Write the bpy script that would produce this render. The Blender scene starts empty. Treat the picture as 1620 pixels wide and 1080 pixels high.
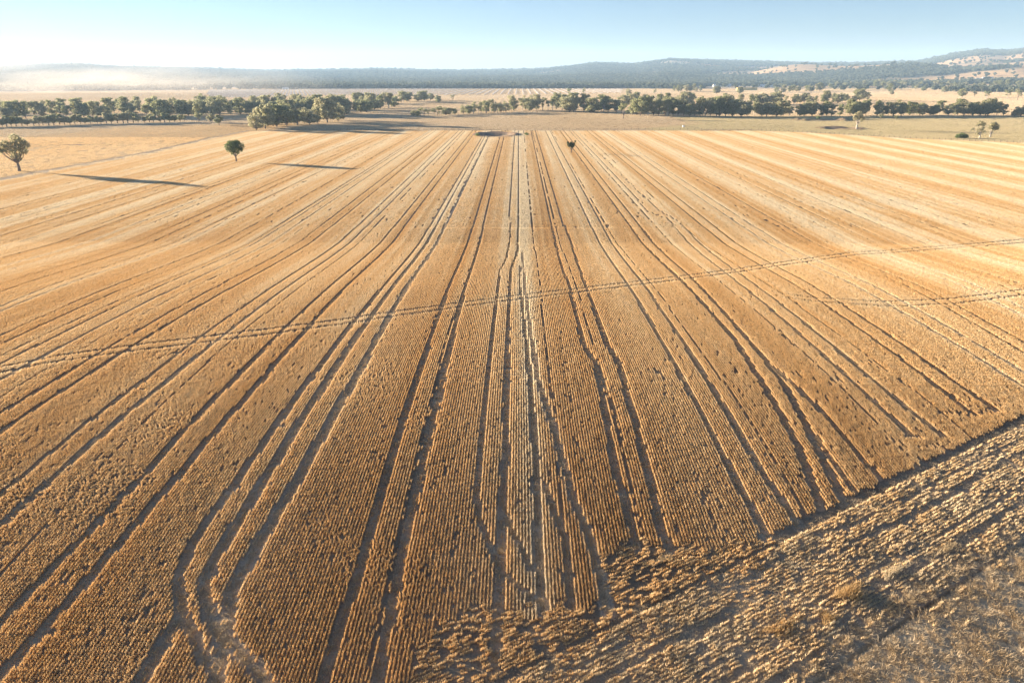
import bpy, math, random
import numpy as np
from mathutils import Vector, Matrix

# ------------------------------------------------------------------ camera, sky, sun
S = bpy.context.scene
COL = S.collection
R = math.radians
PITCH = math.atan(422 / 1080.0)
YAW = math.atan(10 / 1080.0)
CAMZ = 36.0
cam = bpy.data.cameras.new('camera')
cam.sensor_width = 36.0
cam.lens = 24.0
cam.clip_start = 0.5
cam.clip_end = 40000
cam_o = bpy.data.objects.new('camera', cam)
COL.objects.link(cam_o)
cam_o.location = (0, 0, CAMZ)
cam_o.rotation_euler = (math.pi / 2 - PITCH, 0, YAW)
S.camera = cam_o
SUN_EL = R(8.0)
SUN_AZ = (-0.91, 0.41)            # horizontal direction towards the sun
w = bpy.data.worlds.new('World')
S.world = w
w.use_nodes = True
nt = w.node_tree
bg = nt.nodes['Background']
sky = nt.nodes.new('ShaderNodeTexSky')
sky.sky_type = 'NISHITA'
sky.sun_disc = False
sky.sun_elevation = SUN_EL
sky.sun_rotation = math.atan2(SUN_AZ[0], SUN_AZ[1])
sky.air_density = 1.0
sky.dust_density = 0.0
sky.ozone_density = 5.0
sky.altitude = 300
hsv = nt.nodes.new('ShaderNodeHueSaturation')
hsv.inputs['Saturation'].default_value = 0.86
tint = nt.nodes.new('ShaderNodeMix'); tint.data_type = 'RGBA'; tint.blend_type = 'MULTIPLY'
tint.inputs[0].default_value = 1.0
tint.inputs[7].default_value = (0.98, 0.86, 0.87, 1)
nt.links.new(sky.outputs[0], hsv.inputs['Color'])
nt.links.new(hsv.outputs[0], tint.inputs[6])
nt.links.new(tint.outputs[2], bg.inputs[0])
bg.inputs[1].default_value = 0.05
sl = bpy.data.lights.new('sun', 'SUN')
sl.energy = 5.0
sl.angle = R(0.6)
sl.color = (1.0, 0.83, 0.65)
so = bpy.data.objects.new('sun', sl)
COL.objects.link(so)
sd = Vector((SUN_AZ[0] * math.cos(SUN_EL), SUN_AZ[1] * math.cos(SUN_EL), math.sin(SUN_EL)))
so.rotation_euler = sd.to_track_quat('Z', 'Y').to_euler()
so.location = (0, 0, 200)
S.view_settings.view_transform = 'Standard'
S.view_settings.look = 'None'
S.view_settings.exposure = 2.3
S.view_settings.gamma = 1
S.render.engine = 'CYCLES'
S.cycles.volume_bounces = 1
S.cycles.max_bounces = 6
S.cycles.diffuse_bounces = 3
S.cycles.transparent_max_bounces = 8

rng = np.random.default_rng(7)
random.seed(7)


# ------------------------------------------------------------------ terrain height
def lattice(seed):
    return np.random.default_rng(seed).random((256, 256))


_L = {}


def vnoise(x, y, scale, seed=0):
    if seed not in _L:
        _L[seed] = lattice(seed)
    L = _L[seed]
    x = np.asarray(x, float) / scale + 1000.37
    y = np.asarray(y, float) / scale + 1000.71
    xi = np.floor(x).astype(int); yi = np.floor(y).astype(int)
    fx = x - xi; fy = y - yi
    fx = fx * fx * (3 - 2 * fx); fy = fy * fy * (3 - 2 * fy)
    a = L[xi % 256, yi % 256]; b = L[(xi + 1) % 256, yi % 256]
    c = L[xi % 256, (yi + 1) % 256]; d = L[(xi + 1) % 256, (yi + 1) % 256]
    return (a * (1 - fx) + b * fx) * (1 - fy) + (c * (1 - fx) + d * fx) * fy


def fbm(x, y, scale, seed=0, o=4):
    s = 0; amp = 0.5; t = 0
    for i in range(o):
        s = s + amp * vnoise(x, y, scale / 2 ** i, seed + i); t += amp; amp *= 0.5
    return s / t


def sstep(a, b, x):
    t = np.clip((np.asarray(x, float) - a) / (b - a), 0, 1)
    return t * t * (3 - 2 * t)


_py = np.arange(0, 2000, 4.0)
_pz = np.interp(_py, [0, 30, 43, 55, 75, 95, 115, 150, 185, 300, 470, 700, 2000],
                [-2, -.6, .3, 1.7, 2.0, 1.3, .4, -2.2, -3.9, -4.2, -3.2, -3, -3])
_k = np.exp(-0.5 * (np.arange(-6, 7) / 2.2) ** 2); _k /= _k.sum()
_pz = np.convolve(np.pad(_pz, 6, mode='edge'), _k, mode='valid')

# skyline: image column of the photo -> elevation of the crest above the eye, as a slope
CX = [-500, -100, 0, 60, 120, 180, 300, 420, 520, 600, 700, 850, 900, 940, 1000, 1060, 1120, 1200, 1260, 1340, 1400, 1450, 1500, 1540, 1580, 1620, 1720, 2100]
CY = [110, 108, 107, 104, 103, 107, 109, 113, 112, 110, 113, 111, 106, 101, 103, 95, 97, 99, 101, 102, 100, 98, 86, 81, 83, 76, 71, 80]


def azx(X, Y):
    return 820 + 1080 / math.cos(PITCH) * X / np.maximum(Y, 1.0)


PITS = []      # (x, y, rx, ry, depth, rim)


def terrain(X, Y):
    X = np.asarray(X, float); Y = np.asarray(Y, float)
    D = np.hypot(X, Y)
    z = np.interp(Y, _py, _pz)
    a = azx(X, Y)
    crest = CAMZ + (118 - np.interp(a, CX, CY)) / 1080 * .867 * 7000 * np.clip(Y / np.maximum(D, 1), .5, 1) - 8
    rise = sstep(2600, 7000, D) ** 1.25
    z = z + rise * (crest + 3) * (1 - 0.35 * sstep(7100, 9500, D))
    z = z + sstep(2500, 4500, D) * (1 - sstep(5800, 6900, D)) * (fbm(X, Y, 1700, 40, 3) - .5) * 60
    # nearer grass hills on the right
    nb = np.exp(-((a - 1420) / 120.0) ** 2) * np.exp(-((D - 4400) / 800.0) ** 2) * 84
    nb = nb + np.exp(-((a - 1250) / 90.0) ** 2) * np.exp(-((D - 4600) / 700.0) ** 2) * 80
    nb = nb + np.exp(-((a - 1620) / 120.0) ** 2) * np.exp(-((D - 3900) / 800.0) ** 2) * 66
    z = np.maximum(z, nb - 3)
    for (px, py, rx, ry, dep, rim) in PITS:
        q = np.sqrt(((X - px) / rx) ** 2 + ((Y - py) / ry) ** 2)
        z = z - dep * (1 - sstep(0.55, 0.95, q)) + rim * np.exp(-((q - 1.08) / 0.14) ** 2)
    return z


RM = np.array(Matrix.Rotation(YAW, 3, 'Z') @ Matrix.Rotation(math.pi / 2 - PITCH, 3, 'X'))


def ray(px, py):
    d = RM @ np.array([(px - 810) / 1080.0, -(py - 540) / 1080.0, -1.0])
    return d / d[1]


def at(px, py, Y0=None):
    """world point on the ground for a photo pixel"""
    d = ray(px, py)
    ts = np.concatenate([np.arange(5, 300, 0.5), np.arange(300, 1200, 3), np.arange(1200, 12000, 15)])
    g = CAMZ + d[2] * ts - terrain(d[0] * ts, ts)
    i = np.argmax(g < 0)
    if g[i] >= 0:
        i = len(ts) - 1
    lo, hi = ts[i - 1], ts[i]
    for _ in range(12):
        m = (lo + hi) / 2
        if CAMZ + d[2] * m - terrain(d[0] * m, m) < 0:
            hi = m
        else:
            lo = m
    return float(d[0] * hi), float(hi)


def poly_w(pts):
    return np.array([at(*p) for p in pts])


def inpoly(X, Y, P):
    ins = np.zeros(np.shape(X), bool)
    n = len(P)
    j = n - 1
    for i in range(n):
        xi, yi = P[i]; xj, yj = P[j]
        c = ((yi > Y) != (yj > Y)) & (X < (xj - xi) * (Y - yi) / ((yj - yi) + 1e-12) + xi)
        ins ^= c
        j = i
    return ins


def dist_poly(X, Y, P):
    """distance of points to an open polyline"""
    best = np.full(np.shape(X), 1e9)
    for i in range(len(P) - 1):
        ax, ay = P[i]; bx, by = P[i + 1]
        dx, dy = bx - ax, by - ay
        t = np.clip(((X - ax) * dx + (Y - ay) * dy) / (dx * dx + dy * dy + 1e-9), 0, 1)
        best = np.minimum(best, np.hypot(X - ax - t * dx, Y - ay - t * dy))
    return best


PITS.append((*at(784, 213), 13.5, 17, 3.2, 0.9))
PITS.append((*at(1330, 203), 14, 12, 1.6, 0.9))
PITS.append((*at(1300, 190), 22, 10, 0.6, 1.6))

# ------------------------------------------------------------------ where things are in the field
def TR(pts, width, pale=0.0, far=True):
    P = poly_w(pts)
    if far:
        P = np.vstack([P, [P[-1][0], 560.0]])
    return (P, width, pale)


TR_ = []
def add(pts, width, pale=0.0, far=True): TR_.append(TR(pts, width, pale, far))
# listed from the camera outwards; beyond the last point they run parallel to the rows
add([(505, 1095), (521, 1040), (570, 900), (612, 750), (660, 600), (712, 450)], .62)
add([(592, 1095), (603, 1040), (632, 900), (665, 750), (700, 600), (737, 450)], .66)
add([(1008, 868), (1000, 840), (975, 750), (957, 655), (947, 600), (941, 575), (923, 547), (899, 450), (890, 427), (877, 377), (870, 350)], .60)
add([(1062, 872), (1045, 840), (1025, 750), (1000, 655), (985, 600), (979, 575), (960, 547), (925, 450), (918, 430), (902, 380), (889, 350)], .62)
add([(338, 1064), (333, 1057), (313, 1020), (287, 967), (283, 910), (313, 847), (384, 750), (491, 600), (610, 450)], .68)
add([(425, 1085), (417, 1073), (367, 1020), (347, 1003), (333, 977), (323, 927), (333, 897), (425, 750), (520, 600), (625, 450)], .8, .4)
add([(340, 1085), (350, 1030), (360, 980), (367, 933), (420, 843), (477, 750), (562, 600), (647, 450)], .85, .6)
add([(215, 1095), (233, 1060), (262, 1010), (287, 975)], .8, .2, False)
add([(-60, 1050), (0, 987), (85, 900), (230, 750), (372, 600), (527, 450)], .58)
add([(-45, 1115), (30, 1040), (155, 900), (285, 750), (417, 600), (552, 450)], .66)
add([(-60, 840), (0, 785), (41, 750), (231, 600), (439, 450)], .5, .25)
add([(-60, 885), (0, 833), (92, 750), (270, 600), (462, 450)], .6, .6)
add([(-60, 695), (0, 655), (92, 600), (352, 450)], .5)
add([(-60, 725), (0, 685), (130, 600), (378, 450)], .55)
add([(-60, 632), (6, 600), (292, 450)], .5, .5)
add([(-60, 605), (0, 578), (263, 450)], .45, .3)
add([(-60, 595), (250, 450)], .3)
add([(-60, 560), (188, 450)], .42)
add([(-60, 575), (215, 450)], .42)
add([(-60, 513), (88, 450)], .4, .7)
add([(-60, 520), (108, 450)], .45, .9)
add([(-60, 472), (4, 450)], .4)
add([(-60, 486), (38, 450)], .45)
for x in (-66, -98, -160, -182, -245, -270, -330, -356, -430, -458, -530, -560, -640, -668):
    X0 = at(x, 450)[0]
    TR_.append((np.array([[X0, 100], [X0, 560]]), .4, 0.8 if x in (-66, -98, -245, -270, -430, -458) else 0.0))
add([(1213, 850), (1157, 750), (1079, 600), (992, 450)], .55, .45)
add([(1267, 837), (1205, 750), (1116, 600), (1017, 450)], .55, .45)
add([(1297, 803), (1267, 720), (1237, 660), (1207, 610), (1163, 540), (1080, 447), (975, 330)], .66)
add([(1335, 797), (1297, 720), (1267, 660), (1240, 610), (1190, 547), (1090, 437), (990, 330)], .66)
add([(1390, 757), (1357, 720), (1307, 660), (1250, 605), (1222, 580)], .5, 0, False)
add([(1353, 780), (1320, 735), (1290, 690)], .4, 0, False)
add([(1440, 690), (1407, 660), (1342, 600), (1170, 450), (1055, 346), (1024, 335), (1003, 310)], .55, .35)
add([(1490, 690), (1450, 660), (1377, 600), (1192, 450), (1075, 352), (1040, 332), (1017, 310)], .55, .35)
add([(1530, 650), (1465, 600), (1255, 450)], .5)
add([(1575, 650), (1502, 600), (1280, 450)], .55)
add([(1680, 655), (1597, 600), (1347, 450)], .42, .8)
add([(1700, 640), (1635, 600), (1375, 450)], .42, .8)
add([(1700, 610), (1427, 450)], .45)
add([(1700, 590), (1447, 450)], .45)
add([(1700, 545), (1515, 450)], .35, .9)
add([(1700, 530), (1537, 450)], .35, .9)
add([(1700, 510), (1577, 450)], .4)
add([(1700, 495), (1615, 450)], .4)
for k in range(10, 22):
    for o in (-1.45, 1.45):
        TR_.append((np.array([[k * 10.35 + o - 1.5, 100], [k * 10.35 + o - 1.5, 560]]), .4, .9 if k % 2 == 0 else 0.0))
# middle tracks
add([(850, 953), (827, 933), (793, 907), (780, 873), (760, 830), (753, 787), (760, 720), (765, 660), (772, 600), (787, 467), (790, 430), (800, 413), (807, 377), (806, 330)], .46)
add([(775, 1095), (780, 1053), (788, 967), (793, 880), (793, 820), (800, 720), (801, 600), (806, 450), (808, 427), (818, 400), (820, 300)], .6)
add([(860, 970), (853, 920), (850, 853), (847, 720), (841, 640), (834, 560), (822, 450), (822, 420)], .5, .5, False)
add([(962, 970), (947, 903), (927, 837), (907, 793), (887, 720), (870, 660), (850, 600), (838, 520), (830, 450), (826, 400)], .5, .8, False)
add([(905, 970), (893, 853), (872, 800), (863, 770)], .45, .3, False)
add([(842, 905), (822, 865), (805, 830), (798, 800)], .35, .2, False)
# thin planting gaps
THIN = []
for x in (50, 300, 690, 1140, 870, 955, 1315, 1420):
    X0 = at(x, 600)[0]
    THIN.append(X0)
# two-wheel tracks pressed across the rows
CROSS = []
def cross(pts, gap, wd):
    P = poly_w(pts)
    for s in (-1, 1):
        CROSS.append((P + np.array([0.0, s * gap / 2]), wd))
cross([(-120, 612), (-40, 595), (80, 570), (200, 553), (300, 541), (420, 526), (540, 510), (620, 498), (700, 487), (800, 474), (900, 462), (1000, 450),
       (1080, 440), (1165, 429), (1250, 416), (1350, 402), (1420, 398), (1520, 390), (1620, 382), (1800, 366)], 2.7, .72)
cross([(1240, 468), (1290, 475), (1400, 482), (1500, 478), (1560, 471), (1620, 463), (1740, 445)], 2.8, .6)
BORD = poly_w([(560, 1180), (760, 1085), (940, 1005), (1050, 935), (1200, 865), (1330, 803), (1480, 740), (1620, 665), (1800, 575)])
b0, b1 = BORD[1], BORD[-2]
HD = (b1 - b0) / np.linalg.norm(b1 - b0)
HN = np.array([HD[1], -HD[0]])        # towards the bottom right corner
def tcoord(X, Y):
    return (X - b0[0]) * HN[0] + (Y - b0[1]) * HN[1]
def scoord(X, Y):
    return (X - b0[0]) * HD[0] + (Y - b0[1]) * HD[1]
DIAG = poly_w([(640, 1200), (660, 1040), (690, 985), (780, 958), (862, 968), (946, 962), (943, 872), (1005, 862), (1060, 872), (1130, 868), (1215, 850), (1230, 880), (1050, 960), (940, 1020), (760, 1120)])
LEFT_EDGE = poly_w([(-300, 345), (0, 283), (120, 262), (240, 240), (330, 219), (392, 207), (450, 206)])
FIELD = np.vstack([poly_w([(-300, 345), (0, 287), (120, 266), (240, 244), (330, 223), (400, 208), (470, 206.5), (700, 206.5), (1000, 206), (1150, 206.5), (1270, 210), (1443, 220), (1620, 227), (1900, 243)]),
                   [[260, 60], [180, 20], [-160, 10], [-330, 150]]])
TREE_ISLE = poly_w([(905, 239), (899, 240)])


def track_mask(X, Y):
    """0..1 trackedness and paleness"""
    m = np.zeros(X.shape); pl = np.zeros(X.shape)
    jit = (vnoise(X * 2, Y, 1.3, 90) - .5) * .16
    for P, wd, pale in TR_:
        lo, hi = P[:, 1].min() - 1, P[:, 1].max() + 1
        xl, xh = P[:, 0].min() - 1, P[:, 0].max() + 1
        sel = np.where((Y > lo) & (Y < hi) & (X > xl) & (X < xh))[0]
        if len(sel) == 0:
            continue
        d = dist_poly(X[sel], Y[sel], P)
        wloc = wd * (1.28 - 0.33 * np.clip((Y[sel] - 70) / 60, 0, 1))
        inside = (d < wloc / 2 + jit[sel])
        m[sel] = np.maximum(m[sel], inside)
        pl[sel] = np.maximum(pl[sel], pale * (d < wloc / 2 + .25))
    return m, pl


def cross_d(X, Y):
    d = np.full(X.shape, 1e3)
    for P, wd in CROSS:
        d = np.minimum(d, dist_poly(X, Y, P))
    return d


def cross_mask(X, Y):
    m = np.zeros(X.shape)
    for P, wd in CROSS:
        sel = np.where((Y > P[:, 1].min() - 2) & (Y < P[:, 1].max() + 2))[0]
        if len(sel):
            d = dist_poly(X[sel], Y[sel], P)
            m[sel] = np.maximum(m[sel], d < wd / 2)
    return m


# ------------------------------------------------------------------ helpers
def tag(o, label=None, cat=None, group=None, kind=None):
    if label: o['label'] = label
    if cat: o['category'] = cat
    if group: o['group'] = group
    if kind: o['kind'] = kind
    return o


def link_mesh(name, V, F, mat, parent=None, smooth=False, FM=None):
    me = bpy.data.meshes.new(name)
    me.from_pydata([tuple(v) for v in V], [], F)
    me.materials.append(mat) if not isinstance(mat, list) else [me.materials.append(m) for m in mat]
    if smooth:
        me.shade_smooth()
    o = bpy.data.objects.new(name, me)
    COL.objects.link(o)
    if parent: o.parent = parent
    return o


def fast_mesh(name, V, F):
    """V (n,3), F (m,k) numpy arrays"""
    me = bpy.data.meshes.new(name)
    V = np.asarray(V, np.float32); F = np.asarray(F, np.int32)
    me.vertices.add(len(V)); me.vertices.foreach_set('co', V.ravel())
    k = F.shape[1]
    me.loops.add(F.size); me.loops.foreach_set('vertex_index', F.ravel())
    me.polygons.add(len(F))
    me.polygons.foreach_set('loop_start', np.arange(0, F.size, k, dtype=np.int32))
    me.polygons.foreach_set('loop_total', np.full(len(F), k, np.int32))
    me.update(calc_edges=True)
    return me


def mat(name):
    m = bpy.data.materials.new(name)
    m.use_nodes = True
    n = m.node_tree
    return m, n, n.nodes['Principled BSDF'], n.nodes['Material Output']


def N(n, t, **kw):
    x = n.nodes.new(t)
    for k, v in kw.items(): setattr(x, k, v)
    return x


def noise_node(n, scale, detail=4, coord=None, rough=.55):
    t = N(n, 'ShaderNodeTexNoise')
    t.inputs['Scale'].default_value = scale
    t.inputs['Detail'].default_value = detail
    t.inputs['Roughness'].default_value = rough
    if coord is not None: n.links.new(coord, t.inputs['Vector'])
    return t


def ramp(n, src, stops):
    r = N(n, 'ShaderNodeValToRGB')
    e = r.color_ramp.elements
    while len(e) < len(stops): e.new(0.5)
    for i, (p, c) in enumerate(stops):
        e[i].position = p; e[i].color = (*c, 1)
    n.links.new(src, r.inputs[0])
    return r


def mixc(n, a, b, fac, mode='MIX'):
    m = N(n, 'ShaderNodeMix', data_type='RGBA', blend_type=mode)
    for s, v in ((m.inputs[0], fac), (m.inputs[6], a), (m.inputs[7], b)):
        if hasattr(v, 'is_output') or hasattr(v, 'links'):
            n.links.new(v, s)
        else:
            s.default_value = v if not isinstance(v, tuple) else (*v, 1)
    return m.outputs[2]


def simple_mat(name, c1, c2, scale=3.0, rough=.85, bump=0.0):
    m, n, b, out = mat(name)
    tc = N(n, 'ShaderNodeTexCoord')
    t = noise_node(n, scale, 5, tc.outputs['Object'])
    r = ramp(n, t.outputs[0], [(.3, c1), (.7, c2)])
    n.links.new(r.outputs[0], b.inputs['Base Color'])
    b.inputs['Roughness'].default_value = rough
    b.inputs['Specular IOR Level'].default_value = .12
    if bump:
        bp = N(n, 'ShaderNodeBump')
        bp.inputs['Strength'].default_value = bump
        bp.inputs['Distance'].default_value = .05
        n.links.new(t.outputs[0], bp.inputs['Height'])
        n.links.new(bp.outputs[0], b.inputs['Normal'])
    return m


def leafy(name, cols, obj_random=True, transl=.25, attr=None):
    """foliage / straw: colour by position noise plus a per-object or per-instance shift"""
    m, n, b, out = mat(name)
    geo = N(n, 'ShaderNodeNewGeometry')
    if attr:
        a = N(n, 'ShaderNodeAttribute', attribute_type='INSTANCER', attribute_name=attr)
        fac = a.outputs['Fac']
    else:
        oi = N(n, 'ShaderNodeObjectInfo')
        rnd = N(n, 'ShaderNodeMath', operation='MULTIPLY_ADD')
        n.links.new(geo.outputs['Random Per Island'], rnd.inputs[0])
        rnd.inputs[1].default_value = .45
        mm = N(n, 'ShaderNodeMath', operation='MULTIPLY')
        n.links.new(oi.outputs['Random'], mm.inputs[0]); mm.inputs[1].default_value = .55
        n.links.new(mm.outputs[0], rnd.inputs[2])
        fac = rnd.outputs[0]
    r = ramp(n, fac, cols)
    col = r.outputs[0]
    hv = N(n, 'ShaderNodeHueSaturation')
    v = N(n, 'ShaderNodeMapRange'); v.inputs[3].default_value = .75; v.inputs[4].default_value = 1.25
    n.links.new(geo.outputs['Random Per Island'], v.inputs[0])
    n.links.new(v.outputs[0], hv.inputs['Value']); n.links.new(col, hv.inputs['Color'])
    n.links.new(hv.outputs[0], b.inputs['Base Color'])
    b.inputs['Roughness'].default_value = .75
    b.inputs['Specular IOR Level'].default_value = .2
    tr = N(n, 'ShaderNodeBsdfTranslucent'); n.links.new(hv.outputs[0], tr.inputs[0])
    mx = N(n, 'ShaderNodeMixShader'); mx.inputs[0].default_value = transl
    n.links.new(b.outputs[0], mx.inputs[1]); n.links.new(tr.outputs[0], mx.inputs[2])
    n.links.new(mx.outputs[0], out.inputs[0])
    return m


# ------------------------------------------------------------------ ground sheet
def build_ground():
    NU, NY = 940, 1600
    u = np.concatenate([np.linspace(-1.6, -1.02, 20), np.linspace(-1.0, 1.0, 900), np.linspace(1.02, 1.6, 20)])
    # rows even in image height close up, even in log distance far away
    inv = np.concatenate([[1 / 14.0, 1 / 20.0], np.linspace(1 / 26.0, 1 / 900.0, 1348)])
    Yr = np.concatenate([1 / inv, np.geomspace(905, 10600, NY - 1350)])
    Yg, U = np.meshgrid(Yr, u, indexing='ij')
    X = (Yg + 12) * U; Y = Yg.copy()
    Xf, Yf = X.ravel(), Y.ravel()
    Z = terrain(Xf, Yf)
    # bring the ground behind and beneath the camera in as well
    Y2 = np.where(Yf < 14.01, -60, Yf)
    # ruts pressed a few centimetres into the soil
    near = Yf < 170
    m = np.zeros_like(Xf); pl = np.zeros_like(Xf)
    mm, pp = track_mask(Xf[Yf < 560], Yf[Yf < 560]); m[Yf < 560] = mm; pl[Yf < 560] = pp
    infield = inpoly(Xf, Yf, FIELD)
    t = tcoord(Xf, Yf)
    Z = Z + near * (fbm(Xf, Yf, 1.2, 11, 3) - .5) * .08
    Z = Z - near * m * infield * .05
    fur = dist_poly(Xf, Yf, FURROW)
    Z = Z - near * np.exp(-(fur / .14) ** 2) * .24
    V = np.stack([Xf, Y2, Z], 1)
    idx = np.arange(NU * NY).reshape(NY, NU)
    F = np.stack([idx[:-1, :-1], idx[:-1, 1:], idx[1:, 1:], idx[1:, :-1]], -1).reshape(-1, 4)
    me = fast_mesh('ground', V, F)
    me.shade_smooth()
    # ---- ground colours, some with shade painted in
    C = np.empty((len(Xf), 3))
    C[:] = (.50, .40, .27)
    D = np.hypot(Xf, Yf)
    n1 = fbm(Xf, Yf, 60, 21, 4)
    n2 = fbm(Xf, Yf, 400, 31, 4)
    C *= (0.85 + .3 * n1)[:, None]
    def paint(mask, col, k=1.0):
        k = (mask * k)[:, None]
        C[:] = C * (1 - k) + np.array(col) * (0.8 + .4 * n1)[:, None] * k
    for pts, col, k in PADDOCKS:
        paint(inpoly(Xf, Yf, poly_w(pts)), col, k)
    # far wooded country and grass hills
    a = azx(Xf, Yf)
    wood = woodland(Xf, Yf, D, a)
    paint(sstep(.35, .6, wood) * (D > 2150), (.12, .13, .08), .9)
    paint((D > 2600) * (a > 1080) * (1 - sstep(.35, .6, wood)), (.60, .40, .21), .85)
    # the field
    tone = band(Xf, Yf)
    soil = np.stack([.40 + .08 * tone, .30 + .07 * tone, .19 + .05 * tone], 1) * (0.8 + .4 * fbm(Xf, Yf, 3, 55, 3))[:, None]
    soil = soil * (.62 + .38 * m)[:, None]  # shade between the stubble rows darkened into the soil colour
    soil = soil * (1 - pl[:, None] * .6) + np.array([.58, .48, .35]) * pl[:, None] * .6
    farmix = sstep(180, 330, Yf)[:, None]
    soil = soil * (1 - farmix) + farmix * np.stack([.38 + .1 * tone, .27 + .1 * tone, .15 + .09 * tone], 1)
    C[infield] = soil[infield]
    # verge beyond the headland: dry trampled grass
    v = sstep(9, 11, t + 1.5 * (fbm(Xf, Yf, 3, 77, 3) - .5)) * infield
    paint(v, (.52, .42, .27), .9)
    paint((t > .5) * (t < 10) * infield, (.44, .35, .24), .6)
    for p in PITS:
        q = np.sqrt(((Xf - p[0]) / p[2]) ** 2 + ((Yf - p[1]) / p[3]) ** 2)
        paint(q < 1.35, (.36, .25, .16), .85)
        paint(q < .9, (.20, .165, .13), .85)  # pit floor painted dark to stand for the shade of the bank
    # vehicle track and narrow darker strips
    paint(dist_poly(Xf, Yf, LEFT_EDGE) < 2.4, (.42, .33, .22), .9)
    paint(dist_poly(Xf, Yf, poly_w([(430, 205.5), (700, 205.5), (1000, 205), (1200, 206)])) < 3.0, (.15, .12, .085), .9)  # ditch shade along the far edge, painted as a dark strip
    paint(dist_poly(Xf, Yf, poly_w([(20, 229), (180, 229), (330, 228)])) < 2.2, (.25, .19, .13), .8)
    paint(dist_poly(Xf, Yf, poly_w([(990, 183), (1030, 192), (1085, 199), (1120, 205)])) < 1.5, (.30, .25, .18), .7)
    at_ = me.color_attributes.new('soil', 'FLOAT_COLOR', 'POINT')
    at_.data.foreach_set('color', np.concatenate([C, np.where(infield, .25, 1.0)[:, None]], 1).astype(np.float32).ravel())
    m_, n, b, out = mat('earth_and_dry_grass')
    ca = N(n, 'ShaderNodeAttribute', attribute_name='soil')
    geo = N(n, 'ShaderNodeNewGeometry')
    s1 = noise_node(n, 7.0, 5, geo.outputs['Position'], .7)
    s2 = noise_node(n, .35, 6, geo.outputs['Position'], .7)
    s3 = noise_node(n, .02, 8, geo.outputs['Position'], .7)
    r1 = ramp(n, s1.outputs[0], [(.3, (.62, .62, .64)), (.5, (.95, .95, .95)), (.66, (1.1, 1.08, 1.02)), (.74, (2.0, 1.8, 1.5))])
    r2 = ramp(n, s2.outputs[0], [(.3, (.75, .76, .78)), (.7, (1.25, 1.24, 1.2))])
    r3 = ramp(n, s3.outputs[0], [(.3, (.78, .79, .8)), (.7, (1.22, 1.21, 1.18))])
    c = mixc(n, ca.outputs['Color'], r1.outputs[0], 1.0, 'MULTIPLY')
    c = mixc(n, c, r2.outputs[0], 1.0, 'MULTIPLY')
    c = mixc(n, c, r3.outputs[0], 1.0, 'MULTIPLY')
    n.links.new(c, b.inputs['Base Color'])
    b.inputs['Roughness'].default_value = .95
    b.inputs['Specular IOR Level'].default_value = .05
    bp = N(n, 'ShaderNodeBump'); bp.inputs['Distance'].default_value = .8; n.links.new(ca.outputs['Alpha'], bp.inputs['Strength'])
    s4 = noise_node(n, 2.2, 3, geo.outputs['Position'], .6)
    n.links.new(s4.outputs[0], bp.inputs['Height'])
    n.links.new(bp.outputs[0], b.inputs['Normal'])
    me.materials.append(m_)
    o = bpy.data.objects.new('ground', me)
    COL.objects.link(o)
    tag(o, 'wide straw coloured farmland ground running out to the wooded hills', 'ground', kind='structure')
    return o


def band(X, Y):
    """0 golden stubble .. 1 pale chaff-covered stubble; alternates swath by swath"""
    u = (X + 0.8) / 10.4
    b = .5 + .5 * np.cos(np.pi * u)
    b = sstep(.15, .95, b + .6 * (fbm(X * 1.0, Y * .12, 6, 61, 3) - .5))
    return b


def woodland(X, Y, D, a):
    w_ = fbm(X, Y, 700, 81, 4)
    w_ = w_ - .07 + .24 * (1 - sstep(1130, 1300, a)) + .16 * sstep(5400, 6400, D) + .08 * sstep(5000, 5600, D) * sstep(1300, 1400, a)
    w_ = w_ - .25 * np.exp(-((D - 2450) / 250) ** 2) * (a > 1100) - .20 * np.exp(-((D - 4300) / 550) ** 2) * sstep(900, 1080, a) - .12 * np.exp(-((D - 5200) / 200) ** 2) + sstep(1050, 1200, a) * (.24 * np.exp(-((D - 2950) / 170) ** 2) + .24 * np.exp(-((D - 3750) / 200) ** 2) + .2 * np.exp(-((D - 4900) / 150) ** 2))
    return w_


PADDOCKS = [
    # the wide pale flats behind the first tree belts
    ([(-400, 186), (300, 170), (700, 178), (1000, 178), (1000, 140), (-400, 140)], (0.59, 0.44, 0.27), .9),
    ([(-300, 166), (330, 158), (600, 154), (900, 152), (1000, 150), (1000, 137), (600, 138), (-300, 139)], (0.66, 0.49, 0.33), .9),
    # gold paddock at the left
    ([(-400, 235), (0, 226), (100, 207), (290, 199), (470, 196), (440, 206), (330, 219), (120, 262), (0, 283), (-300, 345)], (0.64, 0.43, 0.20), 1),
    ([(-400, 345), (0, 283), (240, 240), (330, 228), (100, 230), (-400, 236)], (0.62, 0.44, 0.23), 1),
    ([(-400, 235), (0, 226), (160, 205), (290, 198), (200, 196), (-400, 205)], (0.48, 0.36, 0.21), 1),
    # strip beyond the far edge of the field
    ([(430, 205.5), (1000, 205), (1220, 206), (1100, 184), (980, 178), (800, 178), (640, 186), (540, 196)], (0.46, 0.33, 0.18), 1),
    ([(1000, 205.5), (1270, 209.5), (1443, 219.5), (1620, 226.5), (1900, 242), (1900, 184), (1300, 184), (1060, 184), (1120, 196)], (0.48, 0.39, 0.19), 1),
    # straw paddocks right
    ([(1230, 168), (1900, 178), (1900, 146), (1620, 144), (1300, 144), (1180, 156)], (0.68, 0.47, 0.24), 1),
    ([(1260, 142), (1900, 143), (1900, 138), (1500, 138.5), (1300, 139)], (0.39, 0.33, 0.19), 1),
    ([(1250, 138), (1900, 136), (1900, 128), (1280, 130)], (0.66, 0.47, 0.26), 1),
    ([(940, 152), (1250, 158), (1320, 150), (1180, 140), (950, 141)], (0.57, 0.41, 0.26), 1),
]
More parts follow.
